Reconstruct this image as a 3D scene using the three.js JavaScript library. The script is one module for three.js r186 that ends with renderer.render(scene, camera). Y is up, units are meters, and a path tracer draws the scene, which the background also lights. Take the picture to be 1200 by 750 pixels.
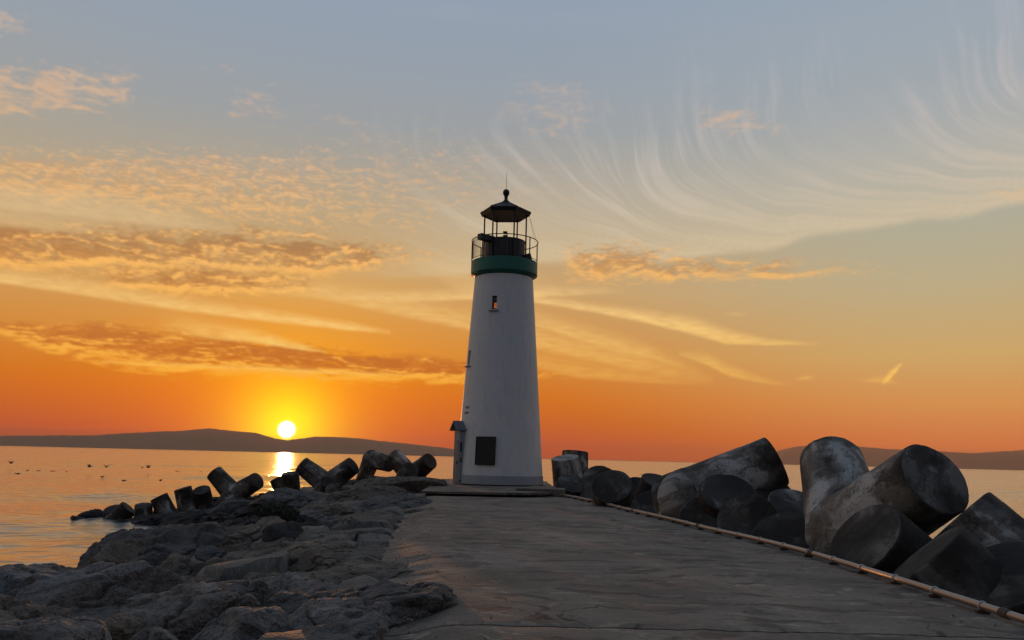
import * as THREE from 'three';
import { ImprovedNoise } from 'three/addons/math/ImprovedNoise.js';
import { mergeGeometries, mergeVertices } from 'three/addons/utils/BufferGeometryUtils.js';
import { RoundedBoxGeometry } from 'three/addons/geometries/RoundedBoxGeometry.js';
import { Brush, Evaluator, SUBTRACTION } from 'three-bvh-csg';

// ---------------------------------------------------------------- camera, exposure
const scene = new THREE.Scene();
const rad = (d) => d * Math.PI / 180;
const camera = new THREE.PerspectiveCamera(2 * Math.atan(375 / 950) * 180 / Math.PI, 1.6, 0.1, 120000);
camera.position.set(0, 1.5, 0);                       // held at chest height on the walkway
camera.rotation.order = 'YXZ';
camera.rotation.set(rad(9.64), 0, rad(1.38));         // tipped up, and not quite level, as in the photograph
const renderer = new THREE.WebGLRenderer({ antialias: true });
renderer.toneMapping = THREE.LinearToneMapping;
renderer.toneMappingExposure = 1.0;
renderer.shadowMap.enabled = true;

// ---------------------------------------------------------------- sun
const SUN_AZ = -15.22, SUN_EL = 1.5;                 // degrees, from straight ahead (-z) towards +x; up
const sunDir = new THREE.Vector3(Math.sin(rad(SUN_AZ)) * Math.cos(rad(SUN_EL)), Math.sin(rad(SUN_EL)), -Math.cos(rad(SUN_AZ)) * Math.cos(rad(SUN_EL)));
const sun = new THREE.DirectionalLight(new THREE.Color().setRGB(1, 0.40, 0.13), 3.4);
sun.name = 'sun';
sun.target.position.set(0, 0, -25);
sun.position.copy(sunDir).multiplyScalar(200).add(sun.target.position);
sun.castShadow = true;
sun.shadow.radius = 1;
sun.shadow.mapSize.set(4096, 4096);
Object.assign(sun.shadow.camera, { left: -60, right: 60, top: 60, bottom: -60, near: 1, far: 400 });
scene.add(sun, sun.target);

// ---------------------------------------------------------------- small maths
function rng(seed) { let a = seed >>> 0; return () => { a = (a + 0x6D2B79F5) >>> 0; let t = Math.imul(a ^ (a >>> 15), 1 | a); t = (t + Math.imul(t ^ (t >>> 7), 61 | t)) ^ t; return ((t ^ (t >>> 14)) >>> 0) / 4294967296; }; }
const clamp = (x, a = 0, b = 1) => x < a ? a : x > b ? b : x;
const sstep = (a, b, x) => { const t = clamp((x - a) / (b - a)); return t * t * (3 - 2 * t); };
const lerp = (a, b, t) => a + (b - a) * t;
const PERM = new Uint8Array(512); { const r = rng(77), p = [...Array(256).keys()]; for (let i = 255; i > 0; i--) { const j = Math.floor(r() * (i + 1)); [p[i], p[j]] = [p[j], p[i]]; } for (let i = 0; i < 512; i++) PERM[i] = p[i & 255]; }
const GX = [1, -1, 1, -1, 1.414, -1.414, 0, 0], GY = [1, 1, -1, -1, 0, 0, 1.414, -1.414];
function noise2(x, y, per = 256) {                    // gradient noise, repeats every `per`
  const xi = Math.floor(x), yi = Math.floor(y), fx = x - xi, fy = y - yi;
  const x0 = ((xi % per) + per) % per, y0 = ((yi % per) + per) % per, x1 = (x0 + 1) % per, y1 = (y0 + 1) % per;
  const u = fx * fx * fx * (fx * (fx * 6 - 15) + 10), v = fy * fy * fy * (fy * (fy * 6 - 15) + 10);
  const g = (a, b, dx, dy) => { const h = PERM[PERM[a & 255] + (b & 255)] & 7; return GX[h] * dx + GY[h] * dy; };
  return lerp(lerp(g(x0, y0, fx, fy), g(x1, y0, fx - 1, fy), u), lerp(g(x0, y1, fx, fy - 1), g(x1, y1, fx - 1, fy - 1), u), v);
}
function fbm2(x, y, oct = 4, per = 256) { let s = 0, a = 0.5, f = 1; for (let i = 0; i < oct; i++) { s += a * noise2(x * f + i * 17, y * f + i * 31, per * f > 256 ? 256 : per * f); a *= 0.5; f *= 2; } return s * 1.5; }
function fbmR(x, y, oct) { let s = 0, a = 0.5; for (let i = 0; i < oct; i++) { s += a * noise2(x, y); a *= 0.52; const t = x * 1.62 - y * 1.2 + 13.7; y = x * 1.2 + y * 1.62 + 5.1; x = t; } return s * 1.5; }
function noiseT(x, y, px, py) {                       // gradient noise that repeats after px, py
  const xi = Math.floor(x), yi = Math.floor(y), fx = x - xi, fy = y - yi, m = (a, p) => ((a % p) + p) % p;
  const x0 = m(xi, px), x1 = m(xi + 1, px), y0 = m(yi, py), y1 = m(yi + 1, py), u = fx * fx * fx * (fx * (fx * 6 - 15) + 10), v = fy * fy * fy * (fy * (fy * 6 - 15) + 10);
  const g = (a, b, dx, dy) => { const h = PERM[(PERM[a & 255] + b) & 255] & 7; return GX[h] * dx + GY[h] * dy; };
  return lerp(lerp(g(x0, y0, fx, fy), g(x1, y0, fx - 1, fy), u), lerp(g(x0, y1, fx, fy - 1), g(x1, y1, fx - 1, fy - 1), u), v);
}
function fbmT(u, v, fx, fy, oct, seed = 0) { let s = 0, a = 0.5; for (let i = 0; i < oct; i++) { const X = fx << i, Y = fy << i; s += a * noiseT(u * X + seed * 7 + i * 3, v * Y + seed * 3 + i * 5, X, Y); a *= 0.52; } return s * 1.5; }
const perlin = new ImprovedNoise();
function fbm3(x, y, z, oct) { let s = 0, a = 0.5; for (let i = 0; i < oct; i++) { s += a * perlin.noise(x, y, z); a *= 0.5; x = x * 2.03 + 11.3; y = y * 2.03 + 4.7; z = z * 2.03 + 7.9; } return s * 1.4; }
const lin1 = (c) => { c /= 255; return c <= 0.04045 ? c / 12.92 : Math.pow((c + 0.055) / 1.055, 2.4); };
function table(rows, x, out) {                         // rows: [x, a, b, c ...] rising in x
  let i = 0; while (i < rows.length - 2 && x > rows[i + 1][0]) i++;
  const a = rows[i], b = rows[i + 1], t = clamp((x - a[0]) / (b[0] - a[0]));
  for (let k = 1; k < a.length; k++) out[k - 1] = a[k] + (b[k] - a[k]) * t;
  return out;
}

// ---------------------------------------------------------------- sky (air and clouds, by azimuth and height in degrees)
const SKY_BANDS = {
  MID_BAND: [[-43.16,11.52,8.21,0.8],[-33.22,13.11,10.29,1],[-27.67,13.79,11.13,1],[-21.5,14.51,11.72,1],[-16.48,14.72,12.07,1],[-11.18,14.76,12.58,0.9],[-6.31,14.58,13.21,0.55],[-2.59,14.2,13.6,0]],
  MID_BAND2: [[-30.23,10.77,10.04,0],[-26.94,11.52,9.91,0.8],[-22.34,11.83,10.05,1],[-16.85,12.02,10.58,1],[-13.84,11.8,10.92,0.6],[-12.19,11.62,11.21,0]],
  LOW_BAND: [[-42.58,7.23,5.1,0.6],[-32.56,7.3,6.54,0.8],[-29.41,7.43,5.64,0.9],[-25.57,7.63,5.03,1],[-21.45,7.64,4.95,1],[-15.95,7.33,5.02,1],[-10.15,6.93,5.04,1],[-5.98,6.75,5.02,1],[-2.35,6.62,5.07,0.9],[2.5,6.26,5.3,0.55],[6.12,5.84,5.36,0]],
  UP_BAND: [[-43.68,15.31,12.17,0.8],[-33.71,17.29,14.81,1],[-28.64,18.32,15.2,1],[-23.01,19.18,15.26,1],[-16.87,19.92,15.4,0.9],[-9.73,21.21,15.53,0.7],[-2.87,22.31,16.35,0.55],[4.75,22.14,18.08,0.4],[9.75,20.89,18.58,0]],
  PEACH1: [[-40.43,20.73,18.06,0.8],[-34.33,22.21,19.53,0.9],[-30.66,23.04,20.36,0.9],[-27.19,23.62,21.48,0.8],[-25.72,23.61,22.17,0]],
  PEACH2: [[-39.67,23.73,22.2,0.6],[-34.71,25.1,23.81,0.75],[-33.12,25.36,24.33,0.5],[-32.39,25.27,24.7,0]],
  PEACH3: [[-24.35,24.4,23.99,0],[-22.77,25.12,24.09,0.45],[-20.53,25.46,24.57,0.45],[-19.09,25.48,25.01,0]],
  PEACH4: [[-21.7,22.76,22.33,0],[-20.38,23.78,21.69,0.6],[-17.81,24.33,21.89,0.6],[-15.71,23.96,21.88,0.35],[-11.69,22.96,20.88,0.5],[-7.93,22.49,20.89,0.3],[-5.4,22.19,21.33,0]],
  RIGHT_SMALL: [[2.37,14.2,13.72,0],[3.9,14.81,12.54,0.8],[7.29,15.05,12.31,1],[10.02,14.77,12.4,0.9],[13.88,13.9,12.33,0.8],[19.01,13.62,12.31,0.8],[23.33,13.24,12.3,0.6],[27.11,12.35,11.76,0.35],[28.07,12.11,11.79,0]],
  RIGHT_EDGE: [[30.05,16.86,16.55,0],[31.7,16.94,16.03,0.5],[33.29,16.86,15.71,0.6],[37.51,16.4,15.07,0.5],[41.28,15.55,14.65,0]],
  PINKS: [[11.62,23.47,23.02,0],[13.46,23.91,22.36,0.6],[15.86,23.84,21.97,0.7],[18.19,23.2,21.89,0.5],[21.56,22.19,21.11,0.3],[23.19,21.68,21.25,0]],
  PINKL: [[-2.96,24.69,24.01,0],[-0.43,25.89,22.96,0.5],[2.78,26.04,22.43,0.6],[5.99,25.35,22.98,0.5],[8.83,24.6,23.59,0]]
};
const VEIL_EDGE = [
  [-11.02,11.87],
  [-2.55,12.76],
  [2.38,13.48],
  [7.29,13.86],
  [12.11,13.9],
  [15.05,13.98],
  [19.04,14.3],
  [23.4,14.84],
  [27.52,15.27],
  [33.18,15.41],
  [39.39,15.3],
  [44.67,14.86]
];
const STREAKS = [
  [[-40.9,10.36,0.545,0.7],[-32.85,9.89,0.424,0.8],[-28.23,9.74,0.485,0.8],[-22.12,9.27,0.424,0.8],[-16.06,8.95,0.364,0.9],[-11.42,8.65,0.273,1],[-8.57,8.44,0.121,0.4]],
  [[-24.09,8.09,0.727,0.0],[-21.46,7.75,0.545,0.6],[-17.64,7.51,0.424,1],[-14.8,7.11,0.242,1],[-12.95,6.86,0.091,0.3]],
  [[-41.51,14.88,1.212,0.5],[-33.4,14.61,0.848,0.55],[-28.76,14.8,0.848,0.6],[-23.67,14.79,0.606,0.55],[-19.58,14.62,0.242,0.2]],
  [[-37.42,12.94,0.606,0.3],[-33.25,13.41,0.727,0.35],[-27.66,13.69,0.485,0.25],[-23.59,13.86,0.242,0]],
  [[-17.89,10.78,0.364,0],[-13.32,10.9,0.606,0.5],[-8.54,10.23,0.667,0.6],[-3.35,9.36,0.667,0.6],[2.47,8.06,0.848,0.55],[8.5,6.82,0.727,0.5],[14.02,5.54,0.303,0.1]],
  [[-12.14,10.74,0.303,0.2],[-7.37,10.94,0.364,0.7],[-2.5,11.26,0.364,0.8],[1.49,11.54,0.364,0.8],[6.08,11.71,0.242,0.4],[8.51,11.77,0.121,0]],
  [[-2.49,11.08,0.242,0.0],[1.69,11.06,0.242,0.8],[6.09,10.45,0.303,0.9],[9.7,9.79,0.424,1],[12.93,9.06,0.545,1],[14.93,8.39,0.485,0.95],[17.73,8.05,0.212,0.8],[20.88,7.92,0.091,0.2]],
  [[1.71,9.62,0.485,0.5],[6.1,8.35,0.606,0.5],[9.69,7.42,0.485,0.4],[13.74,5.89,0.182,0]],
  [[0.07,6.93,0.606,0.3],[4.92,6.06,0.606,0.45],[9.68,5.64,0.424,0.35],[14.3,5.31,0.182,0]],
  [[11.74,7.42,0.182,0.2],[13.76,6.82,0.364,0.6],[15.17,6.06,0.364,0.6],[17.93,5.36,0.182,0.3],[19.29,5.29,0.121,0]],
  [[23.29,5.42,0.121,0.1],[24.26,5.46,0.182,0.35],[25.01,5.44,0.242,0.4],[25.78,5.16,0.091,0]],
  [[24.7,5.23,0.121,0.5],[25.12,5.66,0.242,1.4],[25.54,6.09,0.158,1.4],[25.9,6.51,0.061,0.7]],
  [[19.3,5.57,0.121,0],[20.11,5.68,0.145,0.5],[20.8,5.67,0.061,0]],
  [[-8.11,13.83,0.606,0.0],[-3.76,12.24,0.97,0.35],[-0.06,11.99,1.091,0.3],[4.87,11.22,0.606,0]],
  [[14.68,10.08,0.091,0],[15.82,10.03,0.121,0.35],[16.67,9.98,0.061,0]],
  [[-26.82,5.35,0.121,0.4],[-17.49,5.51,0.121,0.8],[-10.66,5.49,0.121,0.7],[-7.12,5.51,0.091,0.2]]
];
const HOT = [[0, 190, 88, 44], [1.5, 199, 95, 38], [4, 212, 112, 38], [7, 214, 138, 62], [11.5, 206, 160, 104], [17, 182, 164, 138], [22.5, 158, 160, 162], [27, 151, 160, 172], [31, 148, 160, 177], [50, 114, 129, 152], [90, 96, 112, 138]];
const COOL = [[0, 210, 116, 82], [1.5, 216, 122, 76], [4, 216, 146, 84], [7, 208, 166, 106], [11.5, 190, 172, 136], [17, 173, 172, 158], [22.5, 164, 169, 172], [27, 157, 167, 177], [31, 152, 165, 179], [50, 114, 129, 152], [90, 96, 112, 138]];
const ANTI = [[0, 96, 88, 94], [5, 104, 95, 100], [15, 99, 98, 108], [31, 92, 100, 116], [50, 90, 104, 126], [90, 96, 112, 138]];
const LIT = [[0, 255, 158, 36], [5, 255, 178, 66], [9, 255, 186, 90], [14, 250, 186, 108], [20, 230, 184, 140], [27, 216, 184, 160], [40, 190, 180, 175], [90, 150, 155, 165]];
const DARK = [[0, 184, 88, 34], [6, 196, 106, 46], [11, 186, 124, 70], [15, 168, 124, 84], [20, 168, 144, 120], [30, 150, 150, 156], [90, 100, 115, 140]];
const STREAK = [[0, 255, 186, 76], [6, 255, 200, 100], [9, 255, 208, 126], [14, 238, 200, 146], [20, 205, 190, 165], [90, 160, 165, 175]];
const VEIL = [[5, 232, 186, 118], [10, 222, 188, 134], [15, 210, 190, 158], [20, 196, 186, 176], [26, 182, 180, 186], [90, 140, 150, 165]];
function along(rows, az, out) {                        // like table, but 0 outside
  if (az <= rows[0][0] || az >= rows[rows.length - 1][0]) return false;
  table(rows, az, out); return true;
}
const BAND_STYLE = {                                   // across-grain, up-grain, seed, softness, how dark the body is, contrast, cover
  MID_BAND: [0.5, 2.0, 3, 0.95, 1.0, 0.75, 0.22, 0.5], MID_BAND2: [0.5, 2.3, 14, 0.9, 1.0, 0.75, 0.18, 0.5], LOW_BAND: [0.24, 3.4, 25, 0.75, 1.0, 0.62, 0.2, 1.0], UP_BAND: [0.55, 4.2, 36, 1.0, 0.4, 0.95, 0.1, 0.5],
  PEACH1: [0.5, 2.4, 47, 1.0, 0.15, 0.85, 0.18], PEACH2: [0.7, 2.2, 58, 0.8, 0.1, 0.9, 0.12], PEACH3: [0.6, 2.6, 69, 0.9, 0.05, 0.8, 0.22], PEACH4: [0.5, 2.0, 80, 1.0, 0.05, 0.8, 0.2],
  RIGHT_SMALL: [0.42, 2.4, 91, 0.95, 0.7, 0.8, 0.2, 0.3], RIGHT_EDGE: [0.8, 2.4, 102, 0.8, 0.05, 0.8, 0.2], PINKS: [0.5, 1.6, 113, 1.0, 0.0, 0.8, 0.25], PINKL: [0.4, 1.3, 124, 1.1, 0.0, 0.8, 0.3],
};
const tmp = [0, 0, 0, 0], cA = [0, 0, 0], cB = [0, 0, 0], cC = [0, 0, 0];
function bandDensity(rows, style, az, el) {
  if (!along(rows, az, tmp)) return 0;
  const [top, bot, str] = tmp, t = (el - bot) / (top - bot);
  if (t < -0.6 || t > 1.6 || str <= 0) return 0;
  const env = sstep(-0.45, 0.3, t) * sstep(1.5, 0.65, t) * str, sd = style[2];
  const wx = fbmR(az * 0.35 + sd, el * 0.9, 3) * 1.4, wy = fbmR(az * 0.4, el * 1.1 + sd, 3) * 0.5;
  const n = fbmR((az + wx) * style[0] + sd, (el + wy) * style[1] + sd * 2.3, 6) * 0.95 + fbmR((az + wx * 0.4) * style[0] * 3.4 + sd, el * style[1] * 2.8, 4) * 0.5;
  return sstep(-0.08, style[3], n * style[5] + env * 1.3 - 0.78 + style[6]) * Math.min(1, str * 1.15);
}
function veilDensity(az, el) {
  if (az < -14 || az > 75) return 0;
  if (!along(VEIL_EDGE, clamp(az, VEIL_EDGE[0][0] + 0.01, VEIL_EDGE[VEIL_EDGE.length - 1][0] - 0.01), tmp)) return 0;
  const edge = tmp[0] + fbm2(az * 0.12 + 5, 3.3, 3) * 0.8, up = el - edge;
  if (up < -1) return 0;
  const side = sstep(-14, 0, az) * sstep(75, 45, az);
  const low = sstep(-0.2, 0.45, up) * sstep(10, 1.0, up);                          // the bright lower sheet
  const bend = 19 * Math.exp(-Math.max(0, up) / 3.1) + 0.5 * Math.sin(az * 0.21) - 0.05 * up;   // combed strands that hook to the right
  const phi = az - bend + fbm2(az * 0.06, el * 0.08 + 9, 2) * 3;
  const strand = fbmR(phi * 0.8 + 40 + 0.8 * fbmR(az * 0.12, el * 0.2 + 4, 2), el * 0.09, 4);
  const fine = fbmR(phi * 3.0 + 11, el * 0.2, 3);
  const patch = clamp(0.62 + 1.3 * fbm2(az * 0.13 + 2.2, el * 0.17 + 7, 4), 0.12, 1.1);
  const comb = sstep(-0.25, 0.6, strand + fine * 0.45) * sstep(15.5, 6.5, up + fbm2(az * 0.12 + 60, 1.5, 2) * 4) * sstep(0.3, 3.5, up);
  return side * clamp(low * (0.62 + 0.25 * fine + 0.15 * strand) * (1 + 0.5 * sstep(2.2, 0.3, up)) + comb * patch * 0.62);
}
function streakDensity(rows, az, el) {
  const n = rows.length, dir = rows[n - 1][0] > rows[0][0] ? 1 : -1, lo = dir > 0 ? rows[0][0] : rows[n - 1][0], hi = dir > 0 ? rows[n - 1][0] : rows[0][0];
  if (az < lo || az > hi) return 0;
  table(rows, az, tmp);
  const d = (el - tmp[0]) / tmp[1];
  if (d > 2.6 || d < -1.6) return 0;
  const edge = d < 0 ? sstep(-1.0, -0.3, d) : sstep(2.2, -0.2, d);                 // sharper underside, frayed top
  return edge * tmp[2] * clamp(0.78 + 0.5 * fbm2(az * 0.7 - el * 1.2, el * 5 + az * 0.6, 3));
}
const AIRLIGHT = [0.34, 0.12, 0.07];
const AIR = 0.00006, AIR_TOP = 450, AIR_FAR = 22000;      // the haze over the bay, per metre, and how far it reaches
const SW = 4096, SH = 2048, skyData = new Float32Array(SW * SH * 4);
{
  const mix = (c, k, a) => { if (a <= 0) return; for (let i = 0; i < 3; i++) c[i] += (lin1(k[i]) - c[i]) * a; };
  const c = [0, 0, 0], bands = Object.entries(SKY_BANDS);
  for (let row = 0; row < SH; row++) {
    const el = ((row + 0.5) / SH - 0.5) * 180, ce = Math.cos(rad(el)), se = Math.sin(rad(el));
    for (let col = 0; col < SW; col++) {
      const at = (row * SW + col) * 4;
      skyData[at + 3] = 1;
      if (el < -0.5) { skyData[at] = 0.2; skyData[at + 1] = 0.13; skyData[at + 2] = 0.09; continue; }
      const round = ((col + 0.5) / SW - 0.5) * 2 * Math.PI, dx = Math.cos(round) * ce, dz = Math.sin(round) * ce;
      const az = Math.atan2(dx, -dz) * 180 / Math.PI, e = Math.max(0, el);
      let off = az - SUN_AZ; if (off > 180) off -= 360; if (off < -180) off += 360;
      table(HOT, e, cA); table(COOL, e, cB); table(ANTI, e, cC);
      const wc = sstep(12, 46, Math.abs(off + (off > 0 ? 0 : 8))), wa = sstep(45, 135, Math.abs(off));
      for (let i = 0; i < 3; i++) c[i] = lerp(lerp(lin1(cA[i]), lin1(cB[i]), wc), lin1(cC[i]), wa);
      // light round the low sun
      const cosS = dx * sunDir.x + se * sunDir.y + dz * sunDir.z, ang = Math.acos(clamp(cosS, -1, 1)) * 180 / Math.PI;
      const flat = Math.hypot(off * ce, (e - SUN_EL) * 1.6);
      if (flat < 40) {
        const wide = Math.exp(-flat / 7.5) * sstep(40, 20, flat), near = Math.exp(-Math.pow(ang / 2.6, 1.5)), mid = Math.exp(-Math.pow(ang / 6.0, 1.3));
        c[0] += 0.19 * wide + 0.5 * mid + 0.3 * near; c[1] += 0.02 * wide + 0.17 * mid + 0.75 * near; c[2] *= 1 - 0.97 * Math.min(1, wide * 0.6 + mid * 0.7 + near);
      }
      const inView = Math.abs(az) < 80 && el < 36;
      if (inView) {
        const v = veilDensity(az, e);
        if (v > 0) { table(VEIL, e, cA); mix(c, cA, v * 0.9); }
        for (const [name, rows] of bands) {
          if (az <= rows[0][0] || az >= rows[rows.length - 1][0]) continue;
          const st = BAND_STYLE[name], d = bandDensity(rows, st, az, e);
          if (d <= 0.004) continue;
          const toward = off > 0 ? -0.25 : 0.25, below = bandDensity(rows, st, az + toward, e - 0.34);
          let rim = 0.22 + (d - below) * 1.5 + (1 - d) * 0.5; const body = st[4];
          if (st[7] && along(rows, az, tmp)) {           // the sun, under the deck of cloud, catches its lower fringe
            const t = (e - tmp[1]) / (tmp[0] - tmp[1]), fr = fbmR(az * 0.5 + st[2], e * 6.5, 5);
            rim += st[7] * (sstep(0.5, -0.05, t + fr * 0.35) * 0.75 + sstep(0.05, 0.5, fr) * sstep(0.95, 0.3, t) * 0.55);
          }
          rim = clamp(rim);
          table(LIT, e, cA); table(DARK, e, cB);
          for (let i = 0; i < 3; i++) cC[i] = lerp(cA[i], cB[i], clamp((1 - rim) * body * 1.25));
          mix(c, cC, d * (0.66 + 0.26 * body));
        }
        table(STREAK, e, cA);
        for (const s of STREAKS) mix(c, cA, Math.min(1, streakDensity(s, az, e) * 0.9));
      }
      // thin scattered cirrus everywhere else
      if (e > 4) {
        const k = 3.2 / (se + 0.25), px = dx * k, pz = dz * k, s = fbm2(px * 1.1 + 20, pz * 3.1 + 9, 4) + 0.3 * fbm2(px * 0.5, pz * 0.5 + 30, 2);
        const a = sstep(0.12, 0.8, s) * (inView ? sstep(27, 36, e) + sstep(45, 80, Math.abs(az)) : 1) * sstep(4, 14, e) * 0.4;
        if (a > 0) { table(VEIL, e, cA); for (let i = 0; i < 3; i++) cA[i] *= lerp(1, 0.66, wa); mix(c, cA, clamp(a)); }
      }
      // what lies behind the haze over the bay
      const tau = AIR * Math.min(AIR_FAR, AIR_TOP / Math.max(1e-4, se)), T = Math.exp(-tau);
      for (let i = 0; i < 3; i++) c[i] = Math.max(c[i] * 0.2, (c[i] - AIRLIGHT[i] * (1 - T)) / T);
      // the disc itself
      const disc = sstep(0.62, 0.36, ang);
      if (disc > 0) { c[0] = lerp(c[0], 110.0, disc); c[1] = lerp(c[1], 13.0, disc); c[2] = lerp(c[2], 10.0, disc); }
      skyData[at] = c[0]; skyData[at + 1] = c[1]; skyData[at + 2] = c[2];
    }
  }
}
const skyTex = new THREE.DataTexture(skyData, SW, SH, THREE.RGBAFormat, THREE.FloatType);
skyTex.mapping = THREE.EquirectangularReflectionMapping;
skyTex.magFilter = THREE.LinearFilter; skyTex.needsUpdate = true;
scene.background = skyTex; scene.environment = skyTex;
scene.fog = new THREE.FogExp2(new THREE.Color().setRGB(1.0, 0.62, 0.38), AIR);

// ---------------------------------------------------------------- naming
const taken = new Map();
function numbered(name) { const n = taken.get(name) ?? 0; taken.set(name, n + 1); return n ? name + '_' + String(n).padStart(3, '0') : name; }
function shade(o) { o.castShadow = true; o.receiveShadow = true; return o; }
function part(name, geometry, material, parent, label) { const m = shade(new THREE.Mesh(geometry, material)); m.name = name; if (label) m.userData.label = label; parent.add(m); return m; }
function thing(name, label, category, pos = [0, 0, 0], group) { const g = new THREE.Group(); g.name = numbered(name); g.position.set(...pos); g.userData = { label, category }; if (group) g.userData.group = group; scene.add(g); return g; }
function single(name, geometry, material, label, category, pos = [0, 0, 0], group) { const m = shade(new THREE.Mesh(geometry, material)); m.name = numbered(name); m.position.set(...pos); m.userData = { label, category }; if (group) m.userData.group = group; scene.add(m); return m; }
function structure(name, geometry, material, label, category) { const m = geometry ? shade(new THREE.Mesh(geometry, material)) : new THREE.Group(); m.name = numbered(name); m.userData = { kind: 'structure', label, category }; scene.add(m); return m; }

// ---------------------------------------------------------------- surface textures (all repeat)
function dataTex(size, bytes, srgb) {
  const t = new THREE.DataTexture(bytes, size, size, THREE.RGBAFormat); t.wrapS = t.wrapT = THREE.RepeatWrapping; t.magFilter = THREE.LinearFilter; t.generateMipmaps = true; t.minFilter = THREE.LinearMipmapLinearFilter;
  if (srgb) t.colorSpace = THREE.SRGBColorSpace; t.needsUpdate = true; return t;
}
const toS = (v) => { v = clamp(v); return 255 * (v <= 0.0031308 ? v * 12.92 : 1.055 * Math.pow(v, 1 / 2.4) - 0.055); };
function surface(size, f) {                            // f(u, v in 0..1) -> [r, g, b linear, height 0..1]
  const col = new Uint8Array(size * size * 4), hgt = new Uint8Array(size * size * 4);
  for (let j = 0; j < size; j++) for (let i = 0; i < size; i++) {
    const [r, g, b, h] = f(i / size, j / size), k = (j * size + i) * 4;
    col[k] = toS(r); col[k + 1] = toS(g); col[k + 2] = toS(b); col[k + 3] = 255;
    hgt[k] = hgt[k + 1] = hgt[k + 2] = clamp(h) * 255; hgt[k + 3] = 255;
  }
  return { map: dataTex(size, col, true), bump: dataTex(size, hgt, false) };
}
// weathered marine concrete: grey paste, black algae crust with ragged edges, chalky white run-off and pits
function podSurface(seed, dark, pale) {
  return surface(768, (u, v) => {
    const wx = fbmT(u, v, 3, 3, 4, seed) * 0.1, wy = fbmT(u, v, 3, 3, 4, seed + 5) * 0.1, U = u + wx, V = v + wy;
    const big = fbmT(U, V, 2, 2, 5, seed + 1), mid = fbmT(U, V, 9, 7, 5, seed + 2), fine = fbmT(u, v, 60, 60, 3, seed + 3), smear = fbmT(U, V, 9, 3, 5, seed + 4);
    let g = 0.15 + 0.05 * mid + 0.05 * fine + 0.04 * big;
    const crust = sstep(-0.3, 0.42, big * 1.1 + 0.5 * mid + dark + 0.25 * fine), white = sstep(0.05, 0.75, smear * 0.9 - big * 0.6 + mid * 0.3 + fine * 0.3 + pale);
    let r = g * 1.14, gg = g, b = g * 0.82;
    r = lerp(r, 0.52, white * 0.85); gg = lerp(gg, 0.51, white * 0.85); b = lerp(b, 0.48, white * 0.85);
    const k = 0.024 + 0.02 * clamp(fine + 0.4);
    r = lerp(r, k * 1.3, crust * 0.95); gg = lerp(gg, k, crust * 0.95); b = lerp(b, k * 0.66, crust * 0.95);
    const pit = sstep(0.45, 0.6, fbmT(u, v, 40, 40, 2, seed + 9));
    return [r * (1 - 0.4 * pit), gg * (1 - 0.4 * pit), b * (1 - 0.4 * pit), 0.5 + 0.22 * mid + 0.2 * fine - 0.4 * pit];
  });
}
const podTex = { dark: podSurface(3, 0.04, 0.08), mid: podSurface(9, -0.02, 0.12), pale: podSurface(21, -0.22, 0.34) };
const podMat = {};
for (const k in podTex) { podMat[k] = new THREE.MeshStandardMaterial({ map: podTex[k].map, bumpMap: podTex[k].bump, bumpScale: 0.014, roughness: 0.82, vertexColors: true }); podMat[k].name = 'weathered_concrete_' + k; }
// walkway: worn poured concrete
const deckTex = surface(1400, (u, v) => {             // 9 m tile
  const wx = fbmT(u, v, 6, 6, 4, 1) * 0.05, wy = fbmT(u, v, 6, 6, 4, 2) * 0.05, U = u + wx, V = v + wy;
  const big = fbmT(U, V, 4, 7, 5, 3), mid = fbmT(U, V, 22, 34, 5, 4), fine = fbmT(u, v, 110, 130, 3, 5), grit = noiseT(u * 420, v * 420, 420, 420);
  const worn = sstep(-0.1, 0.5, big + mid * 0.5 + fine * 0.25), scale = sstep(0.16, 0.42, fbmT(U, V, 11, 24, 5, 6) + 0.25 * fine), crack = sstep(0.035, 0.012, Math.abs(fbmT(U, V, 5, 5, 5, 7))) * sstep(0.05, 0.3, fbmT(u, v, 3, 3, 2, 8));
  let g = 0.168 + 0.05 * mid + 0.05 * fine + 0.025 * grit;
  g = lerp(g, 0.095 + 0.03 * fine + 0.02 * mid, worn * 0.8); g = lerp(g, 0.045 + 0.015 * fine, scale * 0.75);
  const chalk = sstep(0.36, 0.56, fbmT(U, V, 16, 40, 5, 9) + 0.2 * fine); g = lerp(g, 0.32, chalk * 0.6); g *= 1 - 0.75 * crack;
  const rust = sstep(0.25, 0.6, fbmT(U, V, 7, 7, 4, 10)) * 0.25;
  return [g * (1.24 + rust * 0.5), g * (1.0 - rust * 0.1), g * (0.76 - rust * 0.3), 0.5 + 0.16 * mid + 0.2 * fine + 0.1 * grit - 0.14 * worn - 0.22 * scale - 0.3 * crack];
});
const deckMat = new THREE.MeshStandardMaterial({ map: deckTex.map, bumpMap: deckTex.bump, bumpScale: 0.02, roughness: 0.8, vertexColors: true }); deckMat.name = 'worn_concrete';
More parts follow.
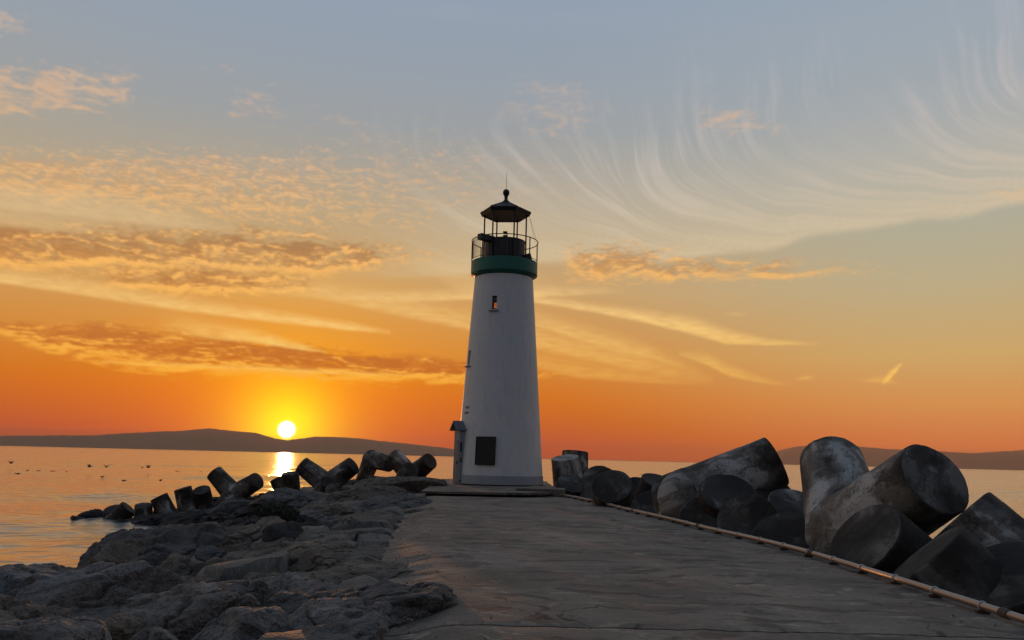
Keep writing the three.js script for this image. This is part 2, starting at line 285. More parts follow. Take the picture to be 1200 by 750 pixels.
// rock grain
const rockTex = surface(768, (u, v) => {
  const wx = fbmT(u, v, 4, 4, 3, 1) * 0.06, U = u + wx, V = v + fbmT(u, v, 4, 4, 3, 2) * 0.06;
  const big = fbmT(U, V, 5, 5, 5, 3), fine = fbmT(u, v, 48, 48, 4, 4), lay = fbmT(U, V, 4, 26, 4, 5), cr = sstep(0.06, 0.015, Math.abs(fbmT(U, V, 6, 6, 5, 6))) * sstep(-0.1, 0.25, fbmT(u, v, 3, 3, 2, 7));
  const g = (0.82 + 0.36 * big + 0.36 * fine + 0.14 * lay) * (1 - 0.45 * cr);
  return [g, g * 0.985, g * 0.96, 0.5 + 0.26 * big + 0.26 * fine + 0.14 * lay - 0.3 * cr];
});
const rockMat = new THREE.MeshStandardMaterial({ map: rockTex.map, bumpMap: rockTex.bump, bumpScale: 0.05, roughness: 0.84, vertexColors: true }); rockMat.name = 'weathered_rock';
// painted masonry of the tower
const paintTex = surface(1024, (u, v) => {
  const mid = fbmT(u, v, 10, 10, 5, 1), fine = fbmT(u, v, 80, 80, 3, 2), stain = sstep(0.0, 0.8, fbmT(u, v, 14, 3, 5, 3) + 0.4 * mid), patch = sstep(0.25, 0.5, fbmT(u, v, 6, 5, 4, 4));
  const g = 0.73 + 0.04 * mid + 0.03 * fine - 0.08 * stain + 0.03 * patch;
  return [g, g * 0.995, g * 0.97 - 0.02 * stain, 0.5 + 0.22 * mid + 0.22 * fine + 0.15 * patch];
});
const flat = (r, g, b, rough = 0.6, metal = 0, extra = {}) => new THREE.MeshStandardMaterial({ color: new THREE.Color().setRGB(r, g, b), roughness: rough, metalness: metal, ...extra });
const M = {
  white: new THREE.MeshStandardMaterial({ map: paintTex.map, bumpMap: paintTex.bump, bumpScale: 0.012, roughness: 0.55 }),
  plinth: new THREE.MeshStandardMaterial({ color: new THREE.Color().setRGB(0.48, 0.5, 0.54), map: paintTex.map, bumpMap: paintTex.bump, bumpScale: 0.012, roughness: 0.6 }),
  green: new THREE.MeshStandardMaterial({ color: new THREE.Color().setRGB(0.015, 0.16, 0.11), bumpMap: paintTex.bump, bumpScale: 0.004, roughness: 0.5 }),
  black: flat(0.008, 0.008, 0.009, 0.55), iron: flat(0.018, 0.017, 0.017, 0.45, 0.3), drum: new THREE.MeshStandardMaterial({ color: new THREE.Color().setRGB(0.026, 0.03, 0.032), bumpMap: paintTex.bump, bumpScale: 0.006, roughness: 0.55 }),
  bronze: flat(0.02, 0.025, 0.022, 0.4, 0.4), dark: flat(0.01, 0.01, 0.01, 0.7), grey: flat(0.22, 0.22, 0.23, 0.6), greyPaint: flat(0.30, 0.31, 0.32, 0.65), shingle: flat(0.17, 0.18, 0.19, 0.8),
  steel: flat(0.34, 0.29, 0.25, 0.42, 0.75), band: flat(0.62, 0.58, 0.55, 0.45, 0.4), rust: flat(0.08, 0.05, 0.035, 0.8), concrete: new THREE.MeshStandardMaterial({ map: deckTex.map, bumpMap: deckTex.bump, bumpScale: 0.02, roughness: 0.85 }),
};
for (const k in M) M[k].name = k;
const glass = (r, g, b) => new THREE.MeshPhysicalMaterial({ color: new THREE.Color().setRGB(r, g, b), transmission: 1, thickness: 0, roughness: 0.12, ior: 1.5 });

// ---------------------------------------------------------------- layout
const PODS = [
  [[6.595,0.166,-16.06],[[0.268,0.475,0.838],[0.191,0.583,-0.789],[0.518,-0.851,-0.081]],0.945,"pale","large concrete armour unit, thick pale leg with black end pointing up right over the sea"],
  [[4.963,0.491,-22.692],[[0.899,0.422,0.112],[0.018,-0.618,-0.786]],1.0,"pale","concrete armour unit with long dark leg slanting up right against the sky"],
  [[8.734,-1.183,-12.371],[[-0.578,0.714,-0.396],[-0.565,-0.787,0.248],[0.688,-0.281,-0.669]],1.0,"mid","armour unit at right edge whose flat end makes a sharp corner against the sea"],
  [[7.645,-1.232,-13.912],[[-0.753,0.614,0.236],[-0.208,-0.923,0.325],[0.12,-0.015,-0.993]],1.0,"mid","dark armour unit below the large pale one, its round end facing the pipe"],
  [[7.499,-1.708,-11.308],[[-0.614,0.756,-0.228],[-0.53,-0.842,0.1],[0.472,0.201,0.859],[0.673,-0.114,-0.731]],1.0,"mid","nearest black armour unit with a blunt leg rising beside the pipe"],
  [[8.09,-1.927,-11.774],[[-0.568,0.793,0.221],[-0.421,-0.826,0.375],[0.91,0.121,0.398],[0.079,-0.087,-0.993]],1.0,"dark","dark armour unit cut by the right edge of the picture"],
  [[6.458,-1.821,-18.0],[[-0.361,0.711,0.603],[-0.135,-0.896,0.423],[0.977,0.154,-0.15],[-0.481,0.03,-0.876]],1.02,"dark","low armour unit smeared with white, left of the large pale one"],
  [[6.281,-1.077,-20.425],[[-0.372,0.505,0.779],[-0.03,-0.981,0.194],[-0.545,0.196,-0.815]],1.0,"dark","black armour unit with round end facing the walkway, lit along its left rim"],
  [[5.65,-1.32,-22.347],[[-0.299,0.572,0.764],[-0.047,-0.963,0.266]],0.98,"dark","black armour unit pressed against the pipe, second round end left of the white smeared one"],
  [[5.581,-1.183,-22.305],[[-0.04,0.754,0.656],[0.006,-0.87,0.493],[0.833,0.078,-0.548]],1.0,"dark","dome topped dark armour unit under the long slanting leg"],
  [[6.33,-0.846,-23.933],[[0.278,0.608,0.744],[0.116,-0.951,0.286],[0.566,0.177,-0.805]],1.0,"pale","mottled pale armour unit showing beneath the long slanting leg"],
  [[6.635,-1.647,-20.96],[[0.095,0.847,0.523],[0.132,-0.783,0.608],[0.687,-0.022,-0.726],[-0.914,-0.042,-0.404]],1.0,"pale","pale smooth armour unit partly hidden behind the tall pale one"],
  [[5.606,-1.219,-24.318],[[-0.353,0.749,0.562],[-0.211,-0.874,0.438],[0.991,0.094,-0.096],[-0.427,0.032,-0.904]],1.04,"mid","blocky dark armour unit with pale patch on its right flank"],
  [[3.955,-1.048,-29.495],[[-0.188,0.658,0.729],[-0.055,-0.929,0.367],[0.917,0.16,-0.365]],1.0,"dark","upright dark armour unit with its left side catching the sun"],
  [[4.004,-0.899,-35.49],[[-0.122,0.632,0.765],[-0.021,-0.941,0.338],[0.88,0.176,-0.441]],1.0,"dark","small dark dome of an armour unit on the sea line past the lighthouse"],
  [[3.209,-0.935,-41.519],[[-0.156,0.967,0.2],[-0.451,-0.561,0.695],[0.982,-0.187,0.006],[-0.375,-0.219,-0.901]],1.0,"plain","grey upright armour unit like a stump just right of the lighthouse"],
  [[3.413,-0.671,-43.763],[[0.054,0.994,-0.091],[0.563,-0.43,-0.706],[-0.95,-0.293,-0.107],[0.333,-0.27,0.903]],1.0,"dark","taller dark armour unit behind the grey stump beside the lighthouse"],
  [[4.999,-1.214,-31.506],[[-0.158,0.616,0.771],[-0.028,-0.947,0.319],[0.896,0.19,-0.4]],1.0,"mid","rounded armour unit under the perched gull"],
  [[2.381,-1.732,-36.775],[[0.164,0.856,0.49],[0.222,-0.773,0.594],[0.576,-0.032,-0.817],[-0.962,-0.051,-0.268]],1.0,"mid","low grey armour unit beside the end of the lighthouse platform"],
  [[4.875,-1.533,-26.745],[[-0.202,0.678,0.707],[-0.063,-0.918,0.391],[0.924,0.15,-0.352],[-0.659,0.09,-0.746]],0.95,"dark","lowest black armour unit against the pipe, below the gull"],
  [[4.327,-1.429,-32.533],[[-0.463,0.679,0.57],[-0.203,-0.917,0.343],[0.987,0.156,0.031],[-0.321,0.081,-0.943]],0.9,"mid","low armour unit at the far end of the pipe"],
  [[4.682,-1.547,-29.459],[[0.233,0.9,0.369],[0.383,-0.711,0.59],[0.379,-0.091,-0.921],[-0.994,-0.098,-0.038]],1.0,"dark","dark armour unit behind the blocky one with the pale patch"],
  [[-5.228,0.375,-44.495],[[0.634,0.507,0.584],[-0.652,0.635,-0.414],[-0.494,-0.673,0.55],[0.512,-0.469,-0.72]],0.655,"dark","crossed armour unit nearest the lighthouse on the left bank"],
  [[-7.061,1.251,-42.439],[[0.749,-0.15,0.645],[-0.351,-0.882,-0.314]],0.56,"mid","armour unit with pale round end facing the walkway"],
  [[-5.545,-0.206,-42.051],[[0.42,0.632,0.652],[0.195,-0.941,0.275],[0.375,0.165,-0.912],[-0.989,0.145,-0.015]],0.62,"dark","squat armour unit between the crossed one and the platform"],
  [[-9.136,-0.064,-41.886],[[-0.832,0.551,-0.067],[0.774,0.591,0.226],[0.171,-0.453,-0.875],[-0.113,-0.689,0.715]],0.657,"dark","armour unit like a letter V under the setting sun"],
  [[-10.879,-1.084,-41.831],[[-0.052,0.977,0.205],[-0.097,-0.524,0.846],[0.884,-0.206,-0.42],[-0.734,-0.248,-0.632]],0.62,"dark","upright stump of an armour unit left of the V shaped one"],
  [[-11.235,-1.177,-43.033],[[-0.495,0.869,0.021],[-0.65,-0.756,0.077],[0.644,-0.035,0.764],[0.501,-0.078,-0.862]],0.6,"dark","leaning armour unit behind the upright stump"],
  [[-14.109,-0.726,-42.745],[[-0.731,0.664,-0.156],[0.815,0.474,0.332],[0.213,-0.468,-0.857],[-0.297,-0.67,0.681]],0.63,"dark","tallest crossed armour unit of the left line"],
  [[-15.143,-1.773,-42.002],[[-0.057,0.856,0.514],[-0.022,-0.772,0.635],[0.854,-0.02,-0.52],[-0.775,-0.063,-0.629]],0.6,"dark","armour unit with round end left of the tall crossed one"],
  [[-15.806,-1.865,-41.623],[[-0.284,0.948,0.143],[-0.638,-0.613,0.466],[0.919,-0.132,0.37],[0.003,-0.203,-0.979]],0.6,"dark","rounded armour unit fourth from the water end"],
  [[-16.409,-2.163,-40.945],[[-0.473,0.876,0.093],[-0.629,-0.744,0.225],[0.782,-0.024,0.623],[0.321,-0.108,-0.941]],0.6,"dark","armour unit with squared end tilted left near the water"],
  [[-17.745,-2.637,-40.842],[[0.04,0.955,0.293],[0.15,-0.597,0.788],[0.709,-0.169,-0.685],[-0.898,-0.19,-0.396]],0.58,"dark","low armour unit third from the water end"],
  [[-19.424,-2.551,-40.267],[[0.65,0.755,-0.082],[-0.774,0.287,0.565],[0.452,-0.784,0.426],[-0.328,-0.258,-0.909]],0.62,"dark","block like armour unit second from the water end"],
  [[-19.1,-2.742,-41.277],[[-0.128,0.884,0.449],[-0.116,-0.734,0.67],[0.92,-0.046,-0.389],[-0.676,-0.104,-0.73]],0.58,"dark","armour unit standing in the water at the end of the line"],
  [[-13.729,-2.103,-41.216],[[0.544,0.702,0.459],[0.303,-0.905,0.299],[0.118,0.081,-0.99],[-0.965,0.122,0.231]],0.6,"dark","low armour unit buried in rubble below the tall crossed one"],
  [[-9.427,-0.916,-40.795],[[0.495,0.691,0.527],[0.278,-0.912,0.302],[0.21,0.108,-0.972],[-0.983,0.113,0.143]],0.58,"dark","half buried armour unit below the V shaped one"]
];
const ROCKS = [
  [[-6.12,-0.98,-11.2],[5.03,1.8,3.12],0.15,0.1,1,9,62,"grey","broad grey boulder at left with its ragged crest against the water"],
  [[-7.41,-1.38,-19.0],[4.16,2.4,4.08],0.2,0.05,2,10,54,"dark","big dark boulder against the water, highest of the middle rocks"],
  [[-7.87,-1.19,-17.2],[1.36,1.56,1.8],-0.3,0.25,3,7,34,"brown","leaning brown boulder at the foot of the big dark one"],
  [[-6.45,-0.94,-15.2],[0.94,1.08,1.2],0.6,0.2,4,6,28,"dark","small pointed dark stone in front of the leaning brown boulder"],
  [[-5.49,-0.81,-14.4],[0.75,0.84,0.84],0.1,0.1,5,14,34,"pale","pitted pale stone wedged beside the smooth block"],
  [[-4.64,-0.85,-14.2],[1.77,1.2,1.56],-0.06,0.0,6,5,30,"brown","smooth square sided block with flat top among the left boulders"],
  [[-4.8,-0.49,-8.2],[1.61,1.08,1.8],0.2,0.05,7,7,48,"brown","rounded boulder at the left edge of the picture"],
  [[-3.94,-0.29,-6.9],[1.34,0.72,1.2],-0.1,0.1,8,6,40,"grey","lowest boulder in the bottom left corner"],
  [[-3.43,-0.5,-8.9],[1.57,1.08,1.56],0.5,0.12,9,7,54,"grey","cracked grey boulder below the broad crest at left"],
  [[-3.75,-0.41,-7.9],[0.7,0.72,0.96],-0.15,0.0,10,5,34,"brown","brown block half sunk between two grey boulders in the foreground"],
  [[-2.94,-0.26,-7.2],[0.67,0.6,0.84],0.3,0.1,11,7,34,"pale","small pale stone at the bottom edge beside the brown block"],
  [[-2.45,-0.31,-7.7],[0.98,0.72,1.08],0.05,0.05,12,5,40,"grey","flat topped pale block at the bottom edge"],
  [[-3.24,-0.58,-9.9],[0.78,1.08,1.32],-0.5,0.2,13,8,36,"dark","dark curved boulder behind the cracked grey one"],
  [[-2.64,-0.53,-10.6],[1.55,0.84,2.04],0.2,0.08,14,9,44,"grey","layered flat boulder sloping down from the walkway"],
  [[-1.47,-0.28,-8.9],[2.04,0.9,2.28],0.05,0.04,15,10,64,"dark","large dark ridged boulder lying on the edge of the walkway"],
  [[-1.56,-0.25,-8.1],[1.43,0.66,1.2],0.12,0.06,16,7,48,"grey","grey lobe of stone in front of the dark ridged boulder"],
  [[-1.42,-0.13,-7.0],[0.87,0.48,0.84],-0.2,0.1,17,6,36,"grey","small rounded stone at the bottom edge below the grey lobe"],
  [[-3.41,-0.51,-11.9],[1.04,0.72,1.44],0.4,0.2,18,6,30,"brown","brown wedge of rock right of the smooth block"],
  [[-3.08,-0.32,-13.4],[2.06,0.72,2.28],0.1,0.05,19,7,48,"sand","pale sandstone hump beside the walkway"],
  [[-1.89,-0.19,-11.8],[1.9,0.41,2.4],-0.1,0.02,20,7,44,"sand","low sandstone ledge meeting the walkway"],
  [[-5.5,-0.54,-18.5],[1.91,1.08,1.92],0.3,0.15,21,6,34,"sand","pointed sandy boulder right of the big dark one"],
  [[-4.05,-0.55,-16.6],[2.27,0.96,2.64],-0.1,0.05,22,8,40,"brown","long brown rock between the sandy boulder and the walkway"],
  [[-3.38,-0.41,-21.5],[3.17,0.84,3.6],0.1,0.02,23,7,44,"brown","wide smooth mound of rock at the left edge of the walkway"],
  [[-4.02,-0.34,-27.5],[3.38,0.96,3.84],0.1,0.02,24,8,40,"dark","dark flat mound left of the lighthouse platform"],
  [[-5.69,-0.52,-25.5],[3.03,1.08,3.6],-0.2,0.08,25,8,40,"brown","sloping brown rock below the puddle"],
  [[-5.79,-0.24,-33.0],[3.73,0.96,3.6],0.2,0.04,26,8,36,"brown","flat brown rock holding the puddle"],
  [[-4.86,0.0,-37.5],[4.25,0.96,3.6],0.0,0.03,27,8,36,"brown","low rock shelf behind the platform corner"],
  [[-9.25,-0.55,-34.0],[2.64,1.08,2.88],0.4,0.1,28,7,30,"dark","dark boulder below the upright stump"],
  [[-11.53,-1.18,-35.5],[2.98,1.2,2.64],-0.3,0.1,29,7,30,"dark","dark boulder below the tall crossed armour unit"],
  [[-13.86,-1.76,-37.0],[3.05,1.2,2.4],0.2,0.1,30,7,28,"black","black boulder on the waterline left of centre"],
  [[-16.84,-2.13,-39.5],[2.76,1.08,2.16],0.5,0.1,31,7,26,"black","wet black boulder near the water end of the line"],
  [[-20.19,-1.94,-40.6],[1.52,0.84,1.56],0.2,0.15,32,7,26,"black","isolated black rock at the water end of the line"],
  [[-9.75,-1.4,-31.0],[2.9,1.2,2.64],0.2,0.1,33,8,30,"black","black boulder above the big dark one"],
  [[-7.28,-0.94,-28.0],[2.17,1.08,2.4],-0.2,0.1,34,8,30,"dark","dark boulder below the scrub"],
  [[-8.16,-0.57,-36.0],[2.26,0.84,2.16],0.3,0.05,35,7,26,"brown","brown stone below the V shaped armour unit"],
  [[-2.95,-0.28,-23.8],[2.03,0.6,2.16],0.2,0.05,36,7,30,"sand","low pale stone on the walkway edge left of the platform"],
  [[-9.32,-1.48,-23.5],[2.04,1.44,2.64],0.2,0.1,37,7,26,"black","black boulder behind the crest of the big dark one"]
];
const BIRDS = [
  [[-78.214,-1.2,-129.749],1,"gull flying upright at the far left over the water"],
  [[-268.012,-1.2,-508.898],1,"gull gliding just under the far shore at left"],
  [[-63.706,-2.1,-107.467],0,"nearest dark gull afloat at the far left"],
  [[-71.295,-2.1,-122.511],0,"gull afloat right of the upright flying one"],
  [[-69.202,-2.1,-121.727],0,"gull afloat second in the far row"],
  [[-66.856,-2.1,-121.352],0,"gull afloat third in the far row"],
  [[-64.596,-2.1,-120.879],0,"gull afloat fourth in the far row"],
  [[-59.768,-1.2,-117.782],1,"gull skimming the water in the middle of the far row"],
  [[-58.272,-1.2,-119.691],1,"gull with bent wings skimming the water"],
  [[-50.697,-2.1,-103.365],0,"lone gull afloat under the bent winged one"],
  [[-59.679,-2.1,-127.678],0,"gull afloat left of a close pair"],
  [[-53.101,-1.2,-119.739],1,"left gull of a close pair over the water"],
  [[-53.447,-1.2,-122.497],1,"right gull of a close pair over the water"],
  [[-43.114,-2.1,-92.867],0,"gull afloat on the dark swell line"],
  [[-40.636,-2.1,-96.737],0,"gull afloat left of the crossed armour unit"],
  [[-55.231,-2.1,-137.918],0,"gull afloat in line with the rounded armour unit"],
  [[-51.687,-2.1,-138.729],0,"gull afloat just left of the tall crossed armour unit"]
];
const GULL = [4.871, 0.945, -29.0];
const RIDGE1 = [
  [-39.56,-0.084],
  [-34.301,0.364],
  [-31.812,0.572],
  [-29.168,0.687],
  [-26.852,0.766],
  [-24.939,0.963],
  [-23.212,1.13],
  [-21.69,1.237],
  [-20.144,1.457],
  [-18.806,1.334],
  [-17.178,1.247],
  [-15.948,0.916],
  [-15.165,0.797],
  [-14.393,0.933],
  [-13.279,1.108],
  [-11.572,1.128],
  [-10.129,1.053],
  [-8.67,0.918],
  [-6.908,0.788],
  [-4.54,0.584],
  [-2.157,0.319],
  [0.231,0.024]
];
const RIDGE2 = [
  [16.417,-0.104],
  [17.8,0.769],
  [19.154,1.159],
  [20.744,1.353],
  [22.802,1.277],
  [24.794,1.122],
  [26.966,1.053],
  [29.507,0.942],
  [32.165,1.189],
  [36.236,1.009],
  [41.557,0.039]
];
const PIPE = [
  [1.952,0.05,-34.501],
  [2.525,0.05,-31.851],
  [3.174,0.05,-28.01],
  [3.629,0.05,-24.308],
  [4.115,0.05,-21.053],
  [4.449,0.05,-18.196],
  [4.764,0.05,-16.293],
  [4.992,0.05,-14.131],
  [5.045,0.05,-12.166],
  [5.055,0.05,-10.67],
  [5.045,0.05,-9.286],
  [5.024,0.05,-8.205]
];
const SEA = -2.1;
const LEFT = [[-62, -4.6], [-52, -4.5], [-34, -3.6], [-27, -2.9], [-20, -2.35], [-13.6, -1.75], [-9, -0.95], [-7, -0.75], [30, -0.6]];
const RIGHT = [[-62, 2.5], [-36, 2.5], [-33.5, 2.2], ...PIPE.slice(1).map((p) => [p[2], p[0] + 0.16]), [30, 5.2]];
const one = [0], edgeL = (z) => table(LEFT, z, one)[0], edgeR = (z) => table(RIGHT, z, one)[0];
const SHORE = [[-62, 7], [-50, 11], [-44, 15.8], [-40, 13.2], [-36, 10.6], [-31, 9.0], [-26, 8.0], [30, 7.8]];
function hash2(a, b, k) { const h = Math.sin(a * 127.1 + b * 311.7 + k * 74.7) * 43758.5453; return h - Math.floor(h); }
function stones(x, z, size) {                          // packed flat stones: [height 0..1, tone 0..1]
  const px = x / size + 0.35 * fbm3(x * 0.5, 1, z * 0.5, 2), pz = z / size + 0.35 * fbm3(x * 0.5, 6, z * 0.5, 2), ix = Math.floor(px), iz = Math.floor(pz);
  let f1 = 9, f2 = 9, ca = 0, cb = 0, dx = 0, dz = 0;
  for (let a = -1; a <= 1; a++) for (let b = -1; b <= 1; b++) { const qx = ix + a + hash2(ix + a, iz + b, 1), qz = iz + b + hash2(ix + a, iz + b, 2), d = Math.hypot(px - qx, pz - qz); if (d < f1) { f2 = f1; f1 = d; ca = ix + a; cb = iz + b; dx = px - qx; dz = pz - qz; } else if (d < f2) f2 = d; }
  const top = 0.45 + 0.55 * hash2(ca, cb, 3) + (dx * (hash2(ca, cb, 4) - 0.5) + dz * (hash2(ca, cb, 5) - 0.5)) * 0.9;
  return [top * sstep(0.0, 0.13, f2 - f1), hash2(ca, cb, 6)];
}
function bankHeight(x, z) {
  const l = edgeL(z), r = edgeR(z);
  let h, out = 0;
  if (x < l) { const u = (l - x) / table(SHORE, z, one)[0]; h = -0.24 - 0.34 * u - 1.6 * Math.pow(u, 2.2); out = l - x; }
  else if (x > r) { const d = x - r; h = -0.42 - 0.42 * d - 0.02 * d * d; out = x - r; }
  else h = -0.26;
  if (z < -50) h -= (-50 - z) * 0.5;
  if (out > 0) { const w = clamp(out * 2); h += w * (0.36 * stones(x, z, 1.5)[0] - 0.1 + 0.12 * fbm3(x * 0.5, 3, z * 0.5, 3) + 0.05 * fbm3(x * 2.7, 5, z * 2.7, 3)); }
  return Math.max(-5, h);
}

// ---------------------------------------------------------------- sea: one sheet to the horizon, low swell and chop
{
  const rings = 330, spokes = 800, pos = [], uv = [], idx = [];
  const wr = rng(5), waves = [];
  for (let i = 0; i < 26; i++) { const L = 1.3 * Math.pow(1.16, i), a = rad(-100) + (wr() - 0.5) * 1.9; waves.push([Math.cos(a) * 2 * Math.PI / L, Math.sin(a) * 2 * Math.PI / L, 0.0068 * Math.pow(L, 0.62) * (0.6 + 0.8 * wr()), wr() * 6.28, L]); }
  for (let i = 0; i <= rings; i++) {
    const r = i === 0 ? 0 : 2.5 * Math.pow(21000 / 2.5, (i / rings)), cell = r * Math.max(2 * Math.PI / spokes, Math.log(8400) / rings);
    for (let j = 0; j <= spokes; j++) {
      const a = j / spokes * 2 * Math.PI, x = Math.sin(a) * r, z = -Math.cos(a) * r - 20;
      let y = 0;
      if (r < 900) { for (const w of waves) if (w[4] > cell * 2.5) y += w[2] * Math.sin(w[0] * x + w[1] * z + w[3]); y *= 0.7 + 0.9 * clamp(fbm3(x * 0.02, 1, z * 0.05, 2) + 0.4); }
      pos.push(x, y, z); uv.push(x, -z);
      if (i && j) { const b = i * (spokes + 1) + j, c = b - spokes - 1; idx.push(c - 1, c, b, c - 1, b, b - 1); }
    }
  }
  const g = new THREE.BufferGeometry(); g.setAttribute('position', new THREE.Float32BufferAttribute(pos, 3)); g.setAttribute('uv', new THREE.Float32BufferAttribute(uv, 2)); g.setIndex(idx); g.computeVertexNormals();
  // ripples, finer than the mesh: 24 m tile
  const S = 1024, hgt = new Uint8Array(S * S * 4);
  const rip = []; { const r2 = rng(8); for (let i = 0; i < 70; i++) { const kx = Math.round((r2() - 0.5) * 34), ky = Math.round(6 + r2() * 46), L = 24 / Math.hypot(kx, ky); rip.push([kx * 2 * Math.PI / S, ky * 2 * Math.PI / S, Math.pow(L, 1.05), r2() * 6.28]); } }
  const buf = new Float32Array(S * S); let lo = 1e9, hi = -1e9;
  for (let j = 0; j < S; j++) for (let i = 0; i < S; i++) { let y = 0; for (const w of rip) y += w[2] * Math.sin(w[0] * i + w[1] * j + w[3]); y += 1.2 * fbm2(i / S * 24, j / S * 60, 4, 12); buf[j * S + i] = y; if (y < lo) lo = y; if (y > hi) hi = y; }
  for (let i = 0; i < S * S; i++) { const v = (buf[i] - lo) / (hi - lo) * 255; hgt[i * 4] = hgt[i * 4 + 1] = hgt[i * 4 + 2] = v; hgt[i * 4 + 3] = 255; }
  const bump = dataTex(S, hgt, false); bump.repeat.set(1 / 24, 1 / 24);
  const m = new THREE.MeshPhysicalMaterial({ color: new THREE.Color().setRGB(0.012, 0.022, 0.026), roughness: 0.16, ior: 1.5, clearcoat: 1, clearcoatRoughness: 0.24, bumpMap: bump, bumpScale: 0.36 }); m.name = 'sea_water';
  const s = structure('sea', g, m, 'calm rippled sea reflecting the sunset', 'sea'); s.position.y = SEA;
}

// ---------------------------------------------------------------- far shore: hazy hills across the bay
function hills(name, ridge, dist, label) {
  const rows = 14, n = 420, a0 = ridge[0][0], a1 = ridge[ridge.length - 1][0], pos = [], idx = [], o = [0];
  for (let j = 0; j <= rows; j++) for (let i = 0; i <= n; i++) {
    const az = lerp(a0, a1, i / n), t = j / rows, d = dist * (0.86 + 0.3 * t), el = Math.max(-0.02, table(ridge, az, o)[0]);
    const prof = t < 0.5 ? sstep(-0.05, 0.5, t) : sstep(1.05, 0.5, t), top = Math.tan(rad(el)) * dist + 1.5;
    const y = t === 0.5 ? top + dist * 0.0004 * fbm2(az * 1.6 + dist, 4, 4) : top * prof * (0.9 + 0.25 * fbm2(az * 1.2 + 3, t * 9, 4));
    pos.push(Math.sin(rad(az)) * d, j === 0 || j === rows ? SEA - 30 : y, -Math.cos(rad(az)) * d);
    if (i && j) { const b = j * (n + 1) + i, c = b - n - 1; idx.push(c - 1, c, b, c - 1, b, b - 1); }
  }
  const g = new THREE.BufferGeometry(); g.setAttribute('position', new THREE.Float32BufferAttribute(pos, 3)); g.setIndex(idx); g.computeVertexNormals();
  structure(name, g, flat(0.30, 0.215, 0.14, 0.95), label, 'hills');
}
hills('hills', RIDGE1, 15000, 'long hazy mountain ridge under the setting sun on the far shore');
hills('hills', RIDGE2, 20500, 'faint low hills on the far shore at right');

// ---------------------------------------------------------------- breakwater bank under the boulders
{
  const nx = 330, nz = 440, pos = [], uv = [], col = [], idx = [];
  for (let j = 0; j <= nz; j++) for (let i = 0; i <= nx; i++) {
    const a = i / nx, b = j / nz, x = a < 0.72 ? lerp(-26, 0, a / 0.72) : lerp(0, 24, (a - 0.72) / 0.28), z = b < 0.08 ? lerp(26, -4, b / 0.08) : b < 0.9 ? lerp(-4, -48, (b - 0.08) / 0.82) : lerp(-48, -66, (b - 0.9) / 0.1);
    pos.push(x, bankHeight(x, z), z); uv.push(x / 2.2, z / 2.2);
    const wet = sstep(SEA + 1.5, SEA + 1.25, bankHeight(x, z) + 0.9 * fbm3(x * 0.8, 4, z * 0.8, 5)), st = stones(x, z, 1.5)[1], k = lerp(0.10 + 0.07 * st, 0.035, wet) * (0.7 + 0.8 * clamp(fbm3(x * 0.8, 2, z * 0.8, 4) + 0.5)); col.push(k * 1.1, k, k * 0.86);
    if (i && j) { const b = j * (nx + 1) + i, c = b - nx - 1; idx.push(c - 1, b, c, c - 1, b - 1, b); }
  }
  const g = new THREE.BufferGeometry(); g.setAttribute('position', new THREE.Float32BufferAttribute(pos, 3)); g.setAttribute('uv', new THREE.Float32BufferAttribute(uv, 2)); g.setAttribute('color', new THREE.Float32BufferAttribute(col, 3)); g.setIndex(idx); g.computeVertexNormals();
  structure('breakwater_bank', g, rockMat, 'dark rubble bank of the breakwater between boulders and water', 'breakwater');
}

